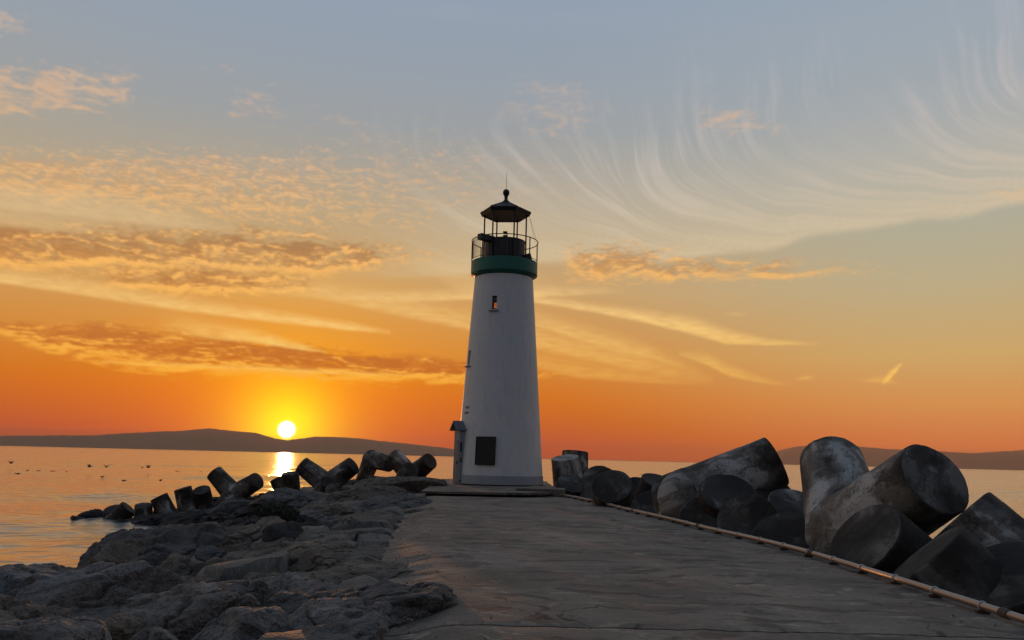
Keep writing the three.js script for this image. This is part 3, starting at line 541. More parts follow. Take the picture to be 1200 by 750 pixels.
// ---------------------------------------------------------------- walkway: poured slabs with open joints
{
  const walk = structure('walkway', null, null, 'worn grey concrete walkway leading to the lighthouse', 'walkway');
  const joints = [26, 18, 11.2, 4.9, -1.4, -7.75, -14.2, -20.6, -27.0, -33.4, -40, -47, -55];
  for (let s = 0; s + 1 < joints.length; s++) {
    const za = joints[s] - 0.014, zb = joints[s + 1] + 0.014, near = za > -24 && za < 6, nx = near ? 84 : 30, nz = near ? 72 : 24;
    const pos = [], uv = [], col = [], idx = [], tilt = 0.012 * Math.sin(s * 2.3);
    const put = (x, y, z) => { pos.push(x, y, z); uv.push(x / 9 + s * 0.37, z / 9 + s * 0.21); const w = 0.86 + 0.5 * clamp(fbm3(x * 0.45 + s, 1, z * 0.45, 4) + 0.35), t = 0.06 * fbm3(x * 0.2, 7, z * 0.2, 2); col.push(w * (1 + t), w, w * (1 - t)); return pos.length / 3 - 1; };
    const grid = [];
    for (let j = 0; j <= nz; j++) for (let i = 0; i <= nx; i++) {
      const z = lerp(za, zb, j / nz), ragged = 0.22 * fbm3(3, 8, z * 1.4, 4), x = lerp(edgeL(z) - 0.25 + ragged, edgeR(z), i / nx);
      const toEdge = Math.min(z - zb, za - z), chip = Math.max(0, 0.05 - toEdge) * 0.35 * (0.7 + fbm3(x * 3, 2, z, 3));
      grid.push(put(x, tilt * (j / nz - 0.5) + 0.018 * fbm3(x * 0.5, 5, z * 0.5, 3) + 0.006 * fbm3(x * 3.1, 5, z * 3.1, 3) - chip - 0.12 * sstep(0.7, 0, x - (edgeL(z) - 0.25 + ragged)), z));
      if (i && j) { const b = j * (nx + 1) + i, c = b - nx - 1; idx.push(grid[c - 1], grid[c], grid[b], grid[c - 1], grid[b], grid[b - 1]); }
    }
    const rim = []; for (let i = 0; i <= nx; i++) rim.push(i); for (let j = 1; j <= nz; j++) rim.push(j * (nx + 1) + nx); for (let i = nx - 1; i >= 0; i--) rim.push(nz * (nx + 1) + i); for (let j = nz - 1; j >= 0; j--) rim.push(j * (nx + 1));
    let prev = -1, prevLow = -1;
    for (const k of rim) { const a = put(pos[k * 3], pos[k * 3 + 1], pos[k * 3 + 2]), b = put(pos[k * 3], -0.45, pos[k * 3 + 2]); if (prev >= 0) idx.push(prev, b, a, prev, prevLow, b); prev = a; prevLow = b; }
    const g = new THREE.BufferGeometry(); g.setAttribute('position', new THREE.Float32BufferAttribute(pos, 3)); g.setAttribute('uv', new THREE.Float32BufferAttribute(uv, 2)); g.setAttribute('color', new THREE.Float32BufferAttribute(col, 3)); g.setIndex(idx); g.computeVertexNormals();
    part(s ? 'slab_' + String(s).padStart(3, '0') : 'slab', g, deckMat, walk);
  }
}

// ---------------------------------------------------------------- platform under the lighthouse
const AX = -0.46, AZ = -40.4, TOP = 0.23;
function prism(pts, y0, y1, bevel = 0.015) {           // pts: [x, z]
  const sh = new THREE.Shape(pts.map(([x, z]) => new THREE.Vector2(x, -z)));
  const g = new THREE.ExtrudeGeometry(sh, { depth: y1 - y0 - 2 * bevel, bevelEnabled: true, bevelThickness: bevel, bevelSize: bevel, bevelSegments: 2 }); g.rotateX(-Math.PI / 2); g.translate(0, y0 + bevel, 0);
  const uv = g.attributes.uv, p = g.attributes.position; for (let i = 0; i < uv.count; i++) uv.setXY(i, p.getX(i) / 9 + p.getY(i) / 9, p.getZ(i) / 9 + 0.3); return g;
}
{
  const plat = thing('platform', 'low concrete platform carrying the lighthouse', 'platform');
  part('base', prism([[-3.15, -31.9], [1.5, -32.6], [2.0, -46.5], [-3.5, -46.5]], 0.012, 0.09, 0.01), M.dark, plat);
  const top = prism([[-3.3, -31.5], [0.6, -31.9], [1.75, -33.2], [2.2, -47], [-3.75, -47]], 0.08, 0.17); part('top_slab', top, M.concrete, plat);
  const p = top.attributes.position; for (let i = 0; i < p.count; i++) if (p.getY(i) > 0.12) p.setY(i, p.getY(i) + 0.06 * clamp((-p.getZ(i) - 31.5) / 7));
  const up = part('step_block', prism([[0.35, -33.6], [2.3, -33.3], [2.45, -36.2], [1.2, -37.2]], 0.01, 0.29), M.concrete, plat);
}

// ---------------------------------------------------------------- lighthouse
{
  const L = thing('lighthouse', 'white tapering lighthouse with green gallery band and black lantern', 'lighthouse', [AX, TOP, AZ]);
  const rAt = (h) => 2.165 - 0.067 * h;                // h above the platform
  const TH = 10.24;                                    // underside of the gallery
  // tower shell with real openings
  const prof = []; for (let i = 0; i <= 20; i++) prof.push(new THREE.Vector2(rAt(TH * i / 20), TH * i / 20)); for (let i = 20; i >= 0; i--) prof.push(new THREE.Vector2(rAt(TH * i / 20) - 0.4, TH * i / 20)); prof.push(prof[0].clone());
  const shell = new THREE.LatheGeometry(prof, 128); shell.computeVertexNormals();
  { const uv = shell.attributes.uv, p = shell.attributes.position; for (let i = 0; i < uv.count; i++) uv.setXY(i, uv.getX(i) * 3, p.getY(i) / 4); }
  { const n = shell.attributes.normal, p = shell.attributes.position; for (let i = 0; i < n.count; i++) { const x = p.getX(i), z = p.getZ(i), r = Math.hypot(x, z), s = r > rAt(p.getY(i)) - 0.2 ? 1 : -1; n.setXYZ(i, s * x / r, s * 0.067, s * z / r); } }
  let body = new Brush(shell, M.white); body.updateMatrixWorld();
  const ev = new Evaluator(); ev.useGroups = false;
  const cut = (w, h, ang, y, r, depth = 1.6) => { const b = new Brush(new THREE.BoxGeometry(w, h, depth)); b.position.set(Math.sin(rad(ang)) * r, y, Math.cos(rad(ang)) * r); b.rotation.y = rad(ang); b.updateMatrixWorld(); body = ev.evaluate(body, b, SUBTRACTION); };
  cut(0.25, 0.68, -15.6, 8.73, 1.5);                   // front window
  cut(0.30, 0.34, 198.5, 9.10, 1.5);                   // window on the far side, seen through it
  cut(0.28, 0.72, -66, 6.08, 1.7);                     // side window
  body.geometry.deleteAttribute?.('tangent');
  part('tower_wall', body.geometry, M.white, L);
  const onWall = (name, geo, mat, ang, y, proud, label, parent = L) => { const m = part(name, geo, mat, parent, label); const r = rAt(y) + proud; m.position.set(Math.sin(rad(ang)) * r, y, Math.cos(rad(ang)) * r); m.rotation.order = 'YXZ'; m.rotation.y = rad(ang); m.rotation.x = -0.067; return m; };
  const frameGeo = (w, h, t, d) => mergeGeometries([new THREE.BoxGeometry(w, t, d).translate(0, h / 2 - t / 2, 0), new THREE.BoxGeometry(w, t, d).translate(0, -h / 2 + t / 2, 0), new THREE.BoxGeometry(t, h - 2 * t, d).translate(-w / 2 + t / 2, 0, 0), new THREE.BoxGeometry(t, h - 2 * t, d).translate(w / 2 - t / 2, 0, 0), new THREE.BoxGeometry(w - 2 * t, t * 0.8, d * 0.8).translate(0, h * 0.12, 0)]);
  const win = (ang, y, w, h, tint) => { const f = onWall('window', frameGeo(w - 0.004, h - 0.004, 0.025, 0.05), M.dark, ang, y, -0.16); part('pane', new THREE.BoxGeometry(w - 0.05, h - 0.05, 0.006), tint, f); const s = part('sill', new RoundedBoxGeometry(w + 0.26, 0.06, 0.14, 2, 0.012), M.greyPaint, f); s.position.set(0, -h / 2 - 0.09, 0.19); return f; };
  win(-15.6, 8.73, 0.25, 0.68, glass(0.9, 0.88, 0.8));
  win(198.5, 9.10, 0.30, 0.34, glass(1, 0.62, 0.14));
  win(-66, 6.08, 0.28, 0.72, glass(0.5, 0.5, 0.48));
  for (const [a, y] of [[-56, 3.62], [-57, 3.36]]) onWall('wall_vent', new RoundedBoxGeometry(0.32, 0.11, 0.04, 2, 0.01), M.grey, a, y, 0.0);
  // grey painted foot
  const foot = new THREE.LatheGeometry([[2.0, 0], [2.185, 0], [2.185, 0.03], [2.158, 0.4], [2.15, 0.43], [2.0, 0.43]].map(([r, y]) => new THREE.Vector2(r, y)), 128);
  { const uv = foot.attributes.uv; for (let i = 0; i < uv.count; i++) uv.setXY(i, uv.getX(i) * 3, uv.getY(i) * 0.1); }
  part('painted_foot', foot, M.plinth, L);
  // plaque
  const pl = onWall('plaque', new RoundedBoxGeometry(0.98, 1.3, 0.07, 3, 0.03), M.bronze, -17.4, 1.56, 0.035);
  part('frame', mergeGeometries([[0, 0.635, 0.98, 0.05], [0, -0.635, 0.98, 0.05]].map(([x, y, w, h]) => new THREE.BoxGeometry(w, h, 0.03).translate(x, y, 0.04)).concat([-0.465, 0.465].map((x) => new THREE.BoxGeometry(0.05, 1.22, 0.03).translate(x, 0, 0.04)))), M.black, pl);
  // gabled doorway
  {
    const D = new THREE.Group(); D.name = 'doorway'; L.add(D); D.rotation.y = rad(-66);
    const shape = new THREE.Shape([[-0.4, 0], [0.4, 0], [0.36, 2.42], [0, 2.78], [-0.36, 2.42]].map(([x, y]) => new THREE.Vector2(x, y)));
    const g = new THREE.ExtrudeGeometry(shape, { depth: 0.62, bevelEnabled: true, bevelSize: 0.008, bevelThickness: 0.008, bevelSegments: 1 }); g.translate(0, 0, 1.62); part('porch_wall', g, M.greyPaint, D);
    for (const s of [-1, 1]) { const r = new RoundedBoxGeometry(0.66, 0.07, 0.98, 2, 0.015); const m = part('roof_slope', r, M.shingle, D); m.rotation.z = -s * 0.74; m.position.set(s * 0.235, 2.73, 1.98); }
    const door = part('door', new RoundedBoxGeometry(0.56, 2.0, 0.04, 2, 0.01), M.grey, D); door.position.set(0, 1.04, 2.255);
    const hd = part('handle', new RoundedBoxGeometry(0.04, 0.16, 0.05, 2, 0.012), M.black, door); hd.position.set(0.2, -0.05, 0.035);
    for (const [y, h] of [[1.72, 0.44], [1.17, 0.08], [1.05, 0.09], [0.14, 0.07]]) { const m = part('hinge', new RoundedBoxGeometry(0.05, h, 0.09, 2, 0.012), M.dark, D); m.position.set(0.395 - 0.0165 * y, y, 2.17); }
  }
  // gallery
  const band = new THREE.LatheGeometry([[1.3, TH - 0.02], [1.48, TH - 0.02], [1.5, TH + 0.06], [1.62, TH + 0.13], [1.685, TH + 0.15], [1.695, TH + 0.17], [1.695, TH + 0.8], [1.685, TH + 0.815], [1.62, TH + 0.815], [1.62, TH + 0.74], [1.0, TH + 0.74]].map(([r, y]) => new THREE.Vector2(r, y)), 128);
  const bandFlat = band.toNonIndexed(); bandFlat.computeVertexNormals(); const bg = mergeVertices(bandFlat.deleteAttribute('normal') && bandFlat); bg.computeVertexNormals();
  const gal = part('gallery', bg, M.green, L);
  const F = TH + 0.8;                                  // gallery kerb
  part('floor', new THREE.CylinderGeometry(1.615, 1.615, 0.03, 96).translate(0, TH + 0.757, 0), M.black, gal);
  const rail = new THREE.Group(); rail.name = 'railing'; L.add(rail);
  part('top_rail', new THREE.TorusGeometry(1.7, 0.024, 10, 128).rotateX(Math.PI / 2).translate(0, F + 1.12, 0), M.iron, rail);
  part('bottom_rail', new THREE.TorusGeometry(1.68, 0.016, 8, 128).rotateX(Math.PI / 2).translate(0, F + 0.1, 0), M.iron, rail);
  const postG = new THREE.CylinderGeometry(0.03, 0.03, 1.12, 10).translate(0, 0.56, 0);
  for (let k = 0; k < 8; k++) { const a = rad(-86 + 45 * k), m = part('rail_post', postG, M.iron, rail); m.position.set(Math.sin(a) * 1.67, F, Math.cos(a) * 1.67); }
  { const wires = []; for (let k = 0; k < 30; k++) { const a = rad(-84 + k * 1.4 - 2); wires.push(new THREE.CylinderGeometry(0.004, 0.004, 1.0, 4).translate(Math.sin(a) * 1.66, F + 0.6, Math.cos(a) * 1.66)); } part('wire_mesh', mergeGeometries(wires), M.iron, rail).userData.kind = 'stuff'; }
  // lantern
  const DT = 12.42 - TOP;
  part('lantern_drum', new THREE.LatheGeometry([[1.03, TH + 0.7], [1.03, DT - 0.05], [1.05, DT - 0.04], [1.05, DT], [1.0, DT + 0.01], [0.0, DT + 0.01]].map(([r, y]) => new THREE.Vector2(r, y)), 12 * 8), M.drum, L);
  for (let k = 0; k < 12; k++) { const a = rad(k * 30 + 12), m = part('drum_seam', new THREE.BoxGeometry(0.03, DT - TH - 0.85, 0.012), M.black, L); m.position.set(Math.sin(a) * 1.032, (DT + TH + 0.7) / 2, Math.cos(a) * 1.032); m.rotation.y = a; }
  const cowl = part('vent_cowl', new RoundedBoxGeometry(0.34, 0.30, 0.9, 2, 0.02), M.drum, L); cowl.position.set(-0.93, DT - 0.07, 0.92); cowl.rotation.y = rad(-48);
  const roofY = 13.94 - TOP, apex = 14.52 - TOP;
  const lp = new THREE.CylinderGeometry(0.04, 0.04, roofY - TH - 0.74 - 0.1, 10); lp.translate(0, (roofY + TH + 0.64) / 2, 0);
  for (let k = 0; k < 6; k++) { const a = rad(k * 60 + 90 - 5), m = part('lantern_post', lp, M.iron, L); m.position.set(Math.sin(a) * 1.08, 0, Math.cos(a) * 1.08); }
  // six sided roof: slopes a little hollow, deep eaves
  const hex = (rows) => { const pos = [], idx = []; rows.forEach(([r, y], j) => { for (let k = 0; k <= 6; k++) { const a = rad(k * 60 + 90 - 5); pos.push(Math.sin(a) * r, y, Math.cos(a) * r); if (j && k) { const b = j * 7 + k, c = b - 7; idx.push(c - 1, c, b, c - 1, b, b - 1); } } }); let g = new THREE.BufferGeometry(); g.setAttribute('position', new THREE.Float32BufferAttribute(pos, 3)); g.setIndex(idx); g = g.toNonIndexed(); g.computeVertexNormals(); return g; };
  const roof = part('roof', hex([[0, roofY - 0.1], [1.12, roofY - 0.12], [1.24, roofY - 0.16], [1.33, roofY + 0.02], [1.31, roofY + 0.05], [0.8, roofY + 0.29], [0.42, roofY + 0.47], [0.13, apex + 0.06], [0, apex + 0.06]]), M.black, L);
  const ribG = []; for (let k = 0; k < 6; k++) { const a = rad(k * 60 + 90 - 5), c = new THREE.CatmullRomCurve3([[1.31, roofY + 0.06], [0.8, roofY + 0.3], [0.42, roofY + 0.48], [0.13, apex + 0.06]].map(([r, y]) => new THREE.Vector3(Math.sin(a) * r, y, Math.cos(a) * r))); ribG.push(new THREE.TubeGeometry(c, 12, 0.02, 6)); }
  for (const g of ribG) part('roof_rib', g, M.black, roof);
  part('finial', new THREE.LatheGeometry([[0.17, 0], [0.15, 0.1], [0.09, 0.18], [0.085, 0.28], [0.1, 0.3], [0.085, 0.33], [0.12, 0.40], [0.16, 0.47], [0.175, 0.55], [0.16, 0.64], [0.11, 0.71], [0.03, 0.745], [0, 0.75]].map(([r, y]) => new THREE.Vector2(r, y + apex - 0.02)), 32), M.black, roof);
  part('lightning_rod', new THREE.CylinderGeometry(0.008, 0.012, 0.95, 6).translate(0, apex + 0.73 + 0.45, 0), M.iron, roof);
  const lamp = new THREE.Group(); lamp.name = 'beacon'; L.add(lamp);
  part('stand', new THREE.LatheGeometry([[0.2, DT], [0.2, DT + 0.03], [0.09, DT + 0.05], [0.07, DT + 0.28], [0.12, DT + 0.3], [0.12, DT + 0.34], [0, DT + 0.34]].map(([r, y]) => new THREE.Vector2(r, y)), 24), M.black, lamp);
  part('lens', new THREE.CylinderGeometry(0.07, 0.07, 0.10, 20).translate(0, DT + 0.39, 0), glass(0.9, 0.9, 0.85), lamp);
  part('lamp_cap', new THREE.CylinderGeometry(0.13, 0.09, 0.1, 20).translate(0, DT + 0.49, 0), M.black, lamp);
  const fog = part('fog_signal', new RoundedBoxGeometry(0.34, 0.5, 0.34, 2, 0.03), M.black, L); fog.position.set(1.22, F + 0.22, 0.25); fog.rotation.z = 0.28;
  for (const [x, z] of [[1.30, 0.1], [1.42, -0.1]]) { const c = new THREE.LineCurve3(new THREE.Vector3(1.2, roofY, z * 0.5), new THREE.Vector3(x + 0.26, F + 1.12, z)); part('stay_wire', new THREE.TubeGeometry(c, 1, 0.006, 5), M.iron, L); }
}

// ---------------------------------------------------------------- pipe along the seaward edge
{
  const pts = PIPE.map(([x, , z]) => new THREE.Vector3(x, 0.075, z)).concat([new THREE.Vector3(5.03, 0.075, -4), new THREE.Vector3(5.0, 0.075, 2)]);
  const curve = new THREE.CatmullRomCurve3(pts);
  const P = thing('pipe', 'long steel pipe clamped along the right edge of the walkway', 'pipe');
  const len = curve.getLength(), secs = 7;
  for (let s = 0; s < secs; s++) {
    const sub = new THREE.CatmullRomCurve3([...Array(13).keys()].map((i) => curve.getPointAt(clamp((s + i / 12) / secs * 0.9995))));
    part('pipe_length', new THREE.TubeGeometry(sub, 48, 0.042, 14), M.steel, P);
    if (s) { const a = curve.getPointAt(s / secs - 0.001), b = curve.getPointAt(s / secs + 0.001), d = b.clone().sub(a).normalize(), m = part('coupling', new THREE.CylinderGeometry(0.05, 0.05, 0.14, 16), M.rust, P); m.position.copy(a.add(b).multiplyScalar(0.5)); m.quaternion.setFromUnitVectors(new THREE.Vector3(0, 1, 0), d); }
  }
  const n = Math.round(len / 0.98), clampG = new THREE.TorusGeometry(0.046, 0.009, 8, 20), footG = new RoundedBoxGeometry(0.15, 0.035, 0.05, 1, 0.008);
  for (let i = 1; i < n; i++) { const t = i / n, p = curve.getPointAt(t), d = curve.getTangentAt(t), c = part('clamp', clampG, M.band, P); c.position.copy(p); c.quaternion.setFromUnitVectors(new THREE.Vector3(0, 0, 1), d); const f = part('foot', footG, M.rust, P); f.position.set(p.x, 0.018, p.z); f.rotation.y = Math.atan2(d.x, d.z); }
}

// ---------------------------------------------------------------- armour units: four blunt tapering legs each
function legGeometry(seed, crusted) {                  // crusted: black algae has taken the outer end
  const rows = [[0, 0.84], [0.6, 0.805], [1.1, 0.775], [1.6, 0.745], [2.1, 0.72], [2.4, 0.708], [2.555, 0.702], [2.578, 0.697], [2.592, 0.684], [2.6, 0.66], [2.6, 0.57], [2.6, 0.35], [2.6, 0.15], [2.6, 0.001]];
  const fin = []; for (let j = 0; j + 1 < rows.length; j++) { const k = j < 6 ? 6 : j > 10 ? 3 : 1; for (let i = 0; i < k; i++) fin.push([lerp(rows[j][0], rows[j + 1][0], i / k), lerp(rows[j][1], rows[j + 1][1], i / k)]); } fin.push(rows[rows.length - 1]);
  const N = 64, pos = [], uv = [], col = [], idx = [], r0 = rng(seed), ou = r0(), ov = r0();
  let s = 0;
  fin.forEach(([y, r], j) => {
    if (j) s += Math.hypot(y - fin[j - 1][0], r - fin[j - 1][1]);
    for (let i = 0; i <= N; i++) {
      const a = i / N * 2 * Math.PI, cx = Math.cos(a), cz = Math.sin(a), lump = 1 + (0.018 * fbm3(cx * 1.3 + seed, y * 1.2, cz * 1.3, 3) + 0.006 * fbm3(cx * 5 + seed, y * 5, cz * 5, 2)) * (r > 0.05 ? 1 : 0), chip = r < 0.71 && r > 0.6 ? 1 - 0.03 * clamp(fbm3(cx * 2.5 + seed, 4, cz * 2.5, 3) * 2) : 1;
      pos.push(cx * r * lump * chip, y + (r < 0.66 ? 0.012 * fbm3(cx * r * 3 + seed, 2, cz * r * 3, 3) : 0), cz * r * lump * chip);
      { const e = fbm3(cx * r * 1.6 + seed, y * 1.6, cz * r * 1.6, 5) * 0.9 + 0.35 * fbm3(cx * r * 6 + seed, y * 6, cz * r * 6, 3), k = crusted ? sstep(1.75, 2.15, y + e * 1.5 + 0.3 * cz) : 0, v = lerp(1, 0.36, k); col.push(v, v * (1 - 0.03 * k), v * (1 - 0.08 * k)); }
      if (y < 2.595) uv.push(ou + i / N * 1.3, ov + s / 4); else uv.push(ou + 0.37 + cx * r / 4, ov + 0.6 + cz * r / 4);
      if (i && j) { const b = j * (N + 1) + i, c = b - N - 1; idx.push(c - 1, b, c, c - 1, b - 1, b); }
    }
  });
  const g = new THREE.BufferGeometry(); g.setAttribute('position', new THREE.Float32BufferAttribute(pos, 3)); g.setAttribute('uv', new THREE.Float32BufferAttribute(uv, 2)); g.setAttribute('color', new THREE.Float32BufferAttribute(col, 3)); g.setIndex(idx); g.computeVertexNormals();
  const nn = g.attributes.normal; fin.forEach((_, j) => { const a = j * (N + 1), b = a + N, x = nn.getX(a) + nn.getX(b), y = nn.getY(a) + nn.getY(b), z = nn.getZ(a) + nn.getZ(b), l = Math.hypot(x, y, z) || 1; nn.setXYZ(a, x / l, y / l, z / l); nn.setXYZ(b, x / l, y / l, z / l); });
  return g;
}
podMat.plain = podMat.pale;
const HUB = new THREE.IcosahedronGeometry(0.86, 10); { const p = HUB.attributes.position, uv = HUB.attributes.uv; for (let i = 0; i < p.count; i++) { const x = p.getX(i), y = p.getY(i), z = p.getZ(i), k = 1 + 0.03 * fbm3(x * 2, y * 2, z * 2, 3); p.setXYZ(i, x * k, y * k, z * k); uv.setXY(i, (x + z * 0.5) / 4, (y - z * 0.4) / 4); } HUB.setAttribute('color', new THREE.Float32BufferAttribute(new Float32Array(p.count * 3).fill(0.8), 3)); HUB.computeVertexNormals(); }
const LEGS = [...Array(8).keys()].map((i) => legGeometry(11 + i * 7, i % 4 !== 3));
{
  const up = new THREE.Vector3(0, 1, 0), q = new THREE.Quaternion(), spin = new THREE.Quaternion();
  PODS.forEach(([c, legs, s, tone, label], i) => {
    const g = thing('armour_unit', label, 'armour unit', c, c[0] > 0 ? 'armour units piled along the right edge' : 'armour units at the end of the left bank');
    const hub = part('hub', HUB, podMat[tone], g); hub.scale.setScalar(s); hub.rotation.y = i;
    legs.forEach((d, k) => { const m = part('leg', LEGS[tone === 'plain' ? 3 : k === 0 ? [0, 1, 2, 4, 5, 6][i % 6] : (i * 3 + k * 5) % 8], podMat[tone], g); q.setFromUnitVectors(up, new THREE.Vector3(...d).normalize()); spin.setFromAxisAngle(up, i * 1.7 + k * 2.1); m.quaternion.copy(q).multiply(spin); m.scale.setScalar(s); });
  });
}

// ---------------------------------------------------------------- boulders
const TONES = { grey: [0.2, 0.183, 0.168], dark: [0.125, 0.114, 0.106], brown: [0.175, 0.142, 0.11], sand: [0.175, 0.145, 0.11], pale: [0.19, 0.175, 0.15], black: [0.034, 0.032, 0.03] };
function boulder([w, h, d], seed, cuts, detail, tone) {
  const r = rng(seed * 101 + 7), p = 3.0 + r() * 1.8, planes = [], sd = seed * 13.7;
  for (let k = 0; k < cuts + 5; k++) { const n = new THREE.Vector3(r() * 2 - 1, (r() * 2 - 1) * 0.9, r() * 2 - 1).normalize(); planes.push([n, 0.66 + 0.30 * r()]); }
  const lay = new THREE.Vector3(r() - 0.5, 1.2, r() - 0.5).normalize(), layF = 2.6 + r() * 2.2, layA = 0.015 + 0.035 * r() * r();
  let g = new THREE.IcosahedronGeometry(1, detail); g.deleteAttribute('normal'); g.deleteAttribute('uv'); g = mergeVertices(g, 1e-5);
  const P = g.attributes.position, v = new THREE.Vector3(), n = new THREE.Vector3(), m = Math.min(w, h, d), col = new Float32Array(P.count * 3), base = TONES[tone];
  for (let i = 0; i < P.count; i++) {
    n.fromBufferAttribute(P, i).normalize();
    let rad0 = Math.pow(Math.abs(n.x) ** p + Math.abs(n.y) ** p + Math.abs(n.z) ** p, -1 / p);
    for (const [pn, pd] of planes) { const c = n.dot(pn); if (c > 0.05) { const t = pd / c, k = 0.022, hh = clamp(0.5 + 0.5 * (t - rad0) / k); rad0 = lerp(t, rad0, hh) - k * hh * (1 - hh); } }
    v.set(n.x * rad0 * w / 2, n.y * rad0 * h / 2, n.z * rad0 * d / 2);
    const x = v.x + sd, y = v.y, z = v.z - sd;
    const lv = v.dot(lay) * layF + fbm3(x * 0.7, y * 0.7, z * 0.7, 2) * 1.6, saw = lv - Math.floor(lv), strata = Math.pow(saw, 3);
    const ridge = 1 - Math.abs(fbm3(x * 1.5, y * 2.2, z * 1.5, 3)) * 2.4;
    const disp = 0.09 * m * fbm3(x * 0.95, y * 1.2, z * 0.95, 3) + 0.055 * Math.min(1, m) * fbm3(x * 3.1, y * 3.6, z * 3.1, 3) + 0.026 * fbm3(x * 8, y * 10, z * 8, 3) - layA * strata * Math.min(1, m) - 0.09 * Math.min(1, m) * sstep(0.82, 0.99, ridge);
    v.addScaledVector(n, disp); P.setXYZ(i, v.x, v.y, v.z);
    const a = 1 + 0.45 * fbm3(x * 0.9 + 30, y * 0.9, z * 0.9, 3) + 0.3 * fbm3(x * 5, y * 6 + 9, z * 5, 3), warm = 0.16 * fbm3(x * 0.7 + 5, y * 0.7 + 3, z * 0.7, 3), lich = sstep(0.3, 0.5, fbm3(x * 2.1 + 70, y * 2.1, z * 2.1, 4)) * 0.5;
    for (let k = 0; k < 3; k++) col[i * 3 + k] = clamp(lerp(base[k] * a * (1 + (1 - k) * warm), base[k] * 1.9, lich), 0.008, 0.5);
  }
  g.setAttribute('color', new THREE.BufferAttribute(col, 3)); g.computeVertexNormals();
  g = g.toNonIndexed();                                // box-projected grain, in metres
  const Q = g.attributes.position, uv = new Float32Array(Q.count * 2), e1 = new THREE.Vector3(), e2 = new THREE.Vector3(), o = new THREE.Vector3();
  for (let i = 0; i < Q.count; i += 3) {
    o.fromBufferAttribute(Q, i); e1.fromBufferAttribute(Q, i + 1).sub(o); e2.fromBufferAttribute(Q, i + 2).sub(o); e1.cross(e2);
    const ax = Math.abs(e1.x), ay = Math.abs(e1.y), az = Math.abs(e1.z);
    for (let k = 0; k < 3; k++) { const x = Q.getX(i + k) + sd, y = Q.getY(i + k), z = Q.getZ(i + k); const [a, b] = ay > ax && ay > az ? [x, z] : ax > az ? [z, y] : [x, y]; uv[(i + k) * 2] = a / 1.7; uv[(i + k) * 2 + 1] = b / 1.7; }
  }
  g.setAttribute('uv', new THREE.BufferAttribute(uv, 2));
  return g;
}
for (const [c, size, turn, tilt, seed, cuts, detail, tone, label] of ROCKS) { const m = single('boulder', boulder(size, seed, cuts, detail, tone), rockMat, label, 'boulder', c, 'boulders of the left bank'); m.rotation.set(tilt * 0.5, turn, tilt); }
{
  // rubble filling the gaps
  const tones = ['dark', 'brown', 'grey', 'dark', 'sand', 'black', 'brown', 'dark', 'grey'], words = { sand: 'sandy', dark: 'dark' }, used = new Set();
  const variants = tones.map((t, i) => boulder([1, 0.75, 0.95], 60 + i, 7, 13, t)), r = rng(4242);
  for (let k = 0; k < 84; k++) {
    const z = -5.5 - Math.pow(r(), 0.9) * 42, u = 0.28 + r() * 0.8, x = edgeL(z) - u * table(SHORE, z, one)[0], s = 0.45 + r() * r() * 0.7, sx = 0.8 + 0.5 * r(), sy = 0.6 + 0.5 * r(), sz = 0.8 + 0.5 * r(), rx = r() * 0.5, ry = r() * 6.28, rz = r() * 0.5;
    const wet = bankHeight(x, z) < SEA + 0.9, v = wet ? (k % 2 ? 5 : 0) : k % 9;
    const near = ROCKS.map((q) => [Math.hypot(q[0][0] - x, q[0][2] - z), q]).sort((a, b) => a[0] - b[0]);
    let label = '';
    for (const [, q] of near.slice(0, 6)) {            // named after the boulder it lies by
      const dx = x - q[0][0], dz = z - q[0][2], where = Math.abs(dx) > Math.abs(dz) ? (dx < 0 ? 'left of' : 'right of') : dz > 0 ? 'in front of' : 'behind';
      label = (s < 0.6 ? 'small ' : '') + (words[tones[v]] ?? tones[v]) + ' rubble stone ' + where + ' the ' + q[8].split(' ').slice(0, 8).join(' ').replace(/ (with|at|in|of|the|a|its|to|and|between|below|beside|from|on)$/, '').replace(/ (with|at|in|of|the|a|its|to)$/, '');
      if (!used.has(label)) break;
    }
    if (used.has(label)) continue;
    used.add(label);
    const m = single('rubble_stone', variants[v], rockMat, label, 'rubble stone', [x, bankHeight(x, z) + 0.1 * s, z], 'rubble stones on the left bank');
    m.scale.set(s * sx, s * sy, s * sz); m.rotation.set(rx, ry, rz);
  }
}

// ---------------------------------------------------------------- small things: puddle, scrub, grit, birds
const groundThings = [];
scene.updateMatrixWorld(true); scene.traverse((o) => { if (o.isMesh && /^(boulder|breakwater_bank|rubble_stone)/.test(o.name)) groundThings.push(o); });
const dropTo = (x, z) => { const hit = new THREE.Raycaster(new THREE.Vector3(x, 6, z), new THREE.Vector3(0, -1, 0)).intersectObjects(groundThings, false)[0]; return hit ? hit.point.y : 0; };
{
  const n = 40, sh = new THREE.Shape(); for (let i = 0; i < n; i++) { const a = i / n * 2 * Math.PI, q = 0.62 + 0.3 * noise2(Math.cos(a) * 1.4 + 4, Math.sin(a) * 1.4, 64); i ? sh.lineTo(Math.cos(a) * q, Math.sin(a) * q * 0.8) : sh.moveTo(Math.cos(a) * q, Math.sin(a) * q * 0.8); }
  const g = new THREE.ExtrudeGeometry(sh, { depth: 0.03, bevelEnabled: false }).rotateX(-Math.PI / 2);
  single('puddle', g, new THREE.MeshPhysicalMaterial({ color: new THREE.Color().setRGB(0.02, 0.02, 0.02), roughness: 0.04, ior: 1.333 }), 'small bright puddle on the flat rocks left of the lighthouse', 'puddle', [-6.2, dropTo(-6.2, -33.2) - 0.012, -33.2]);
}
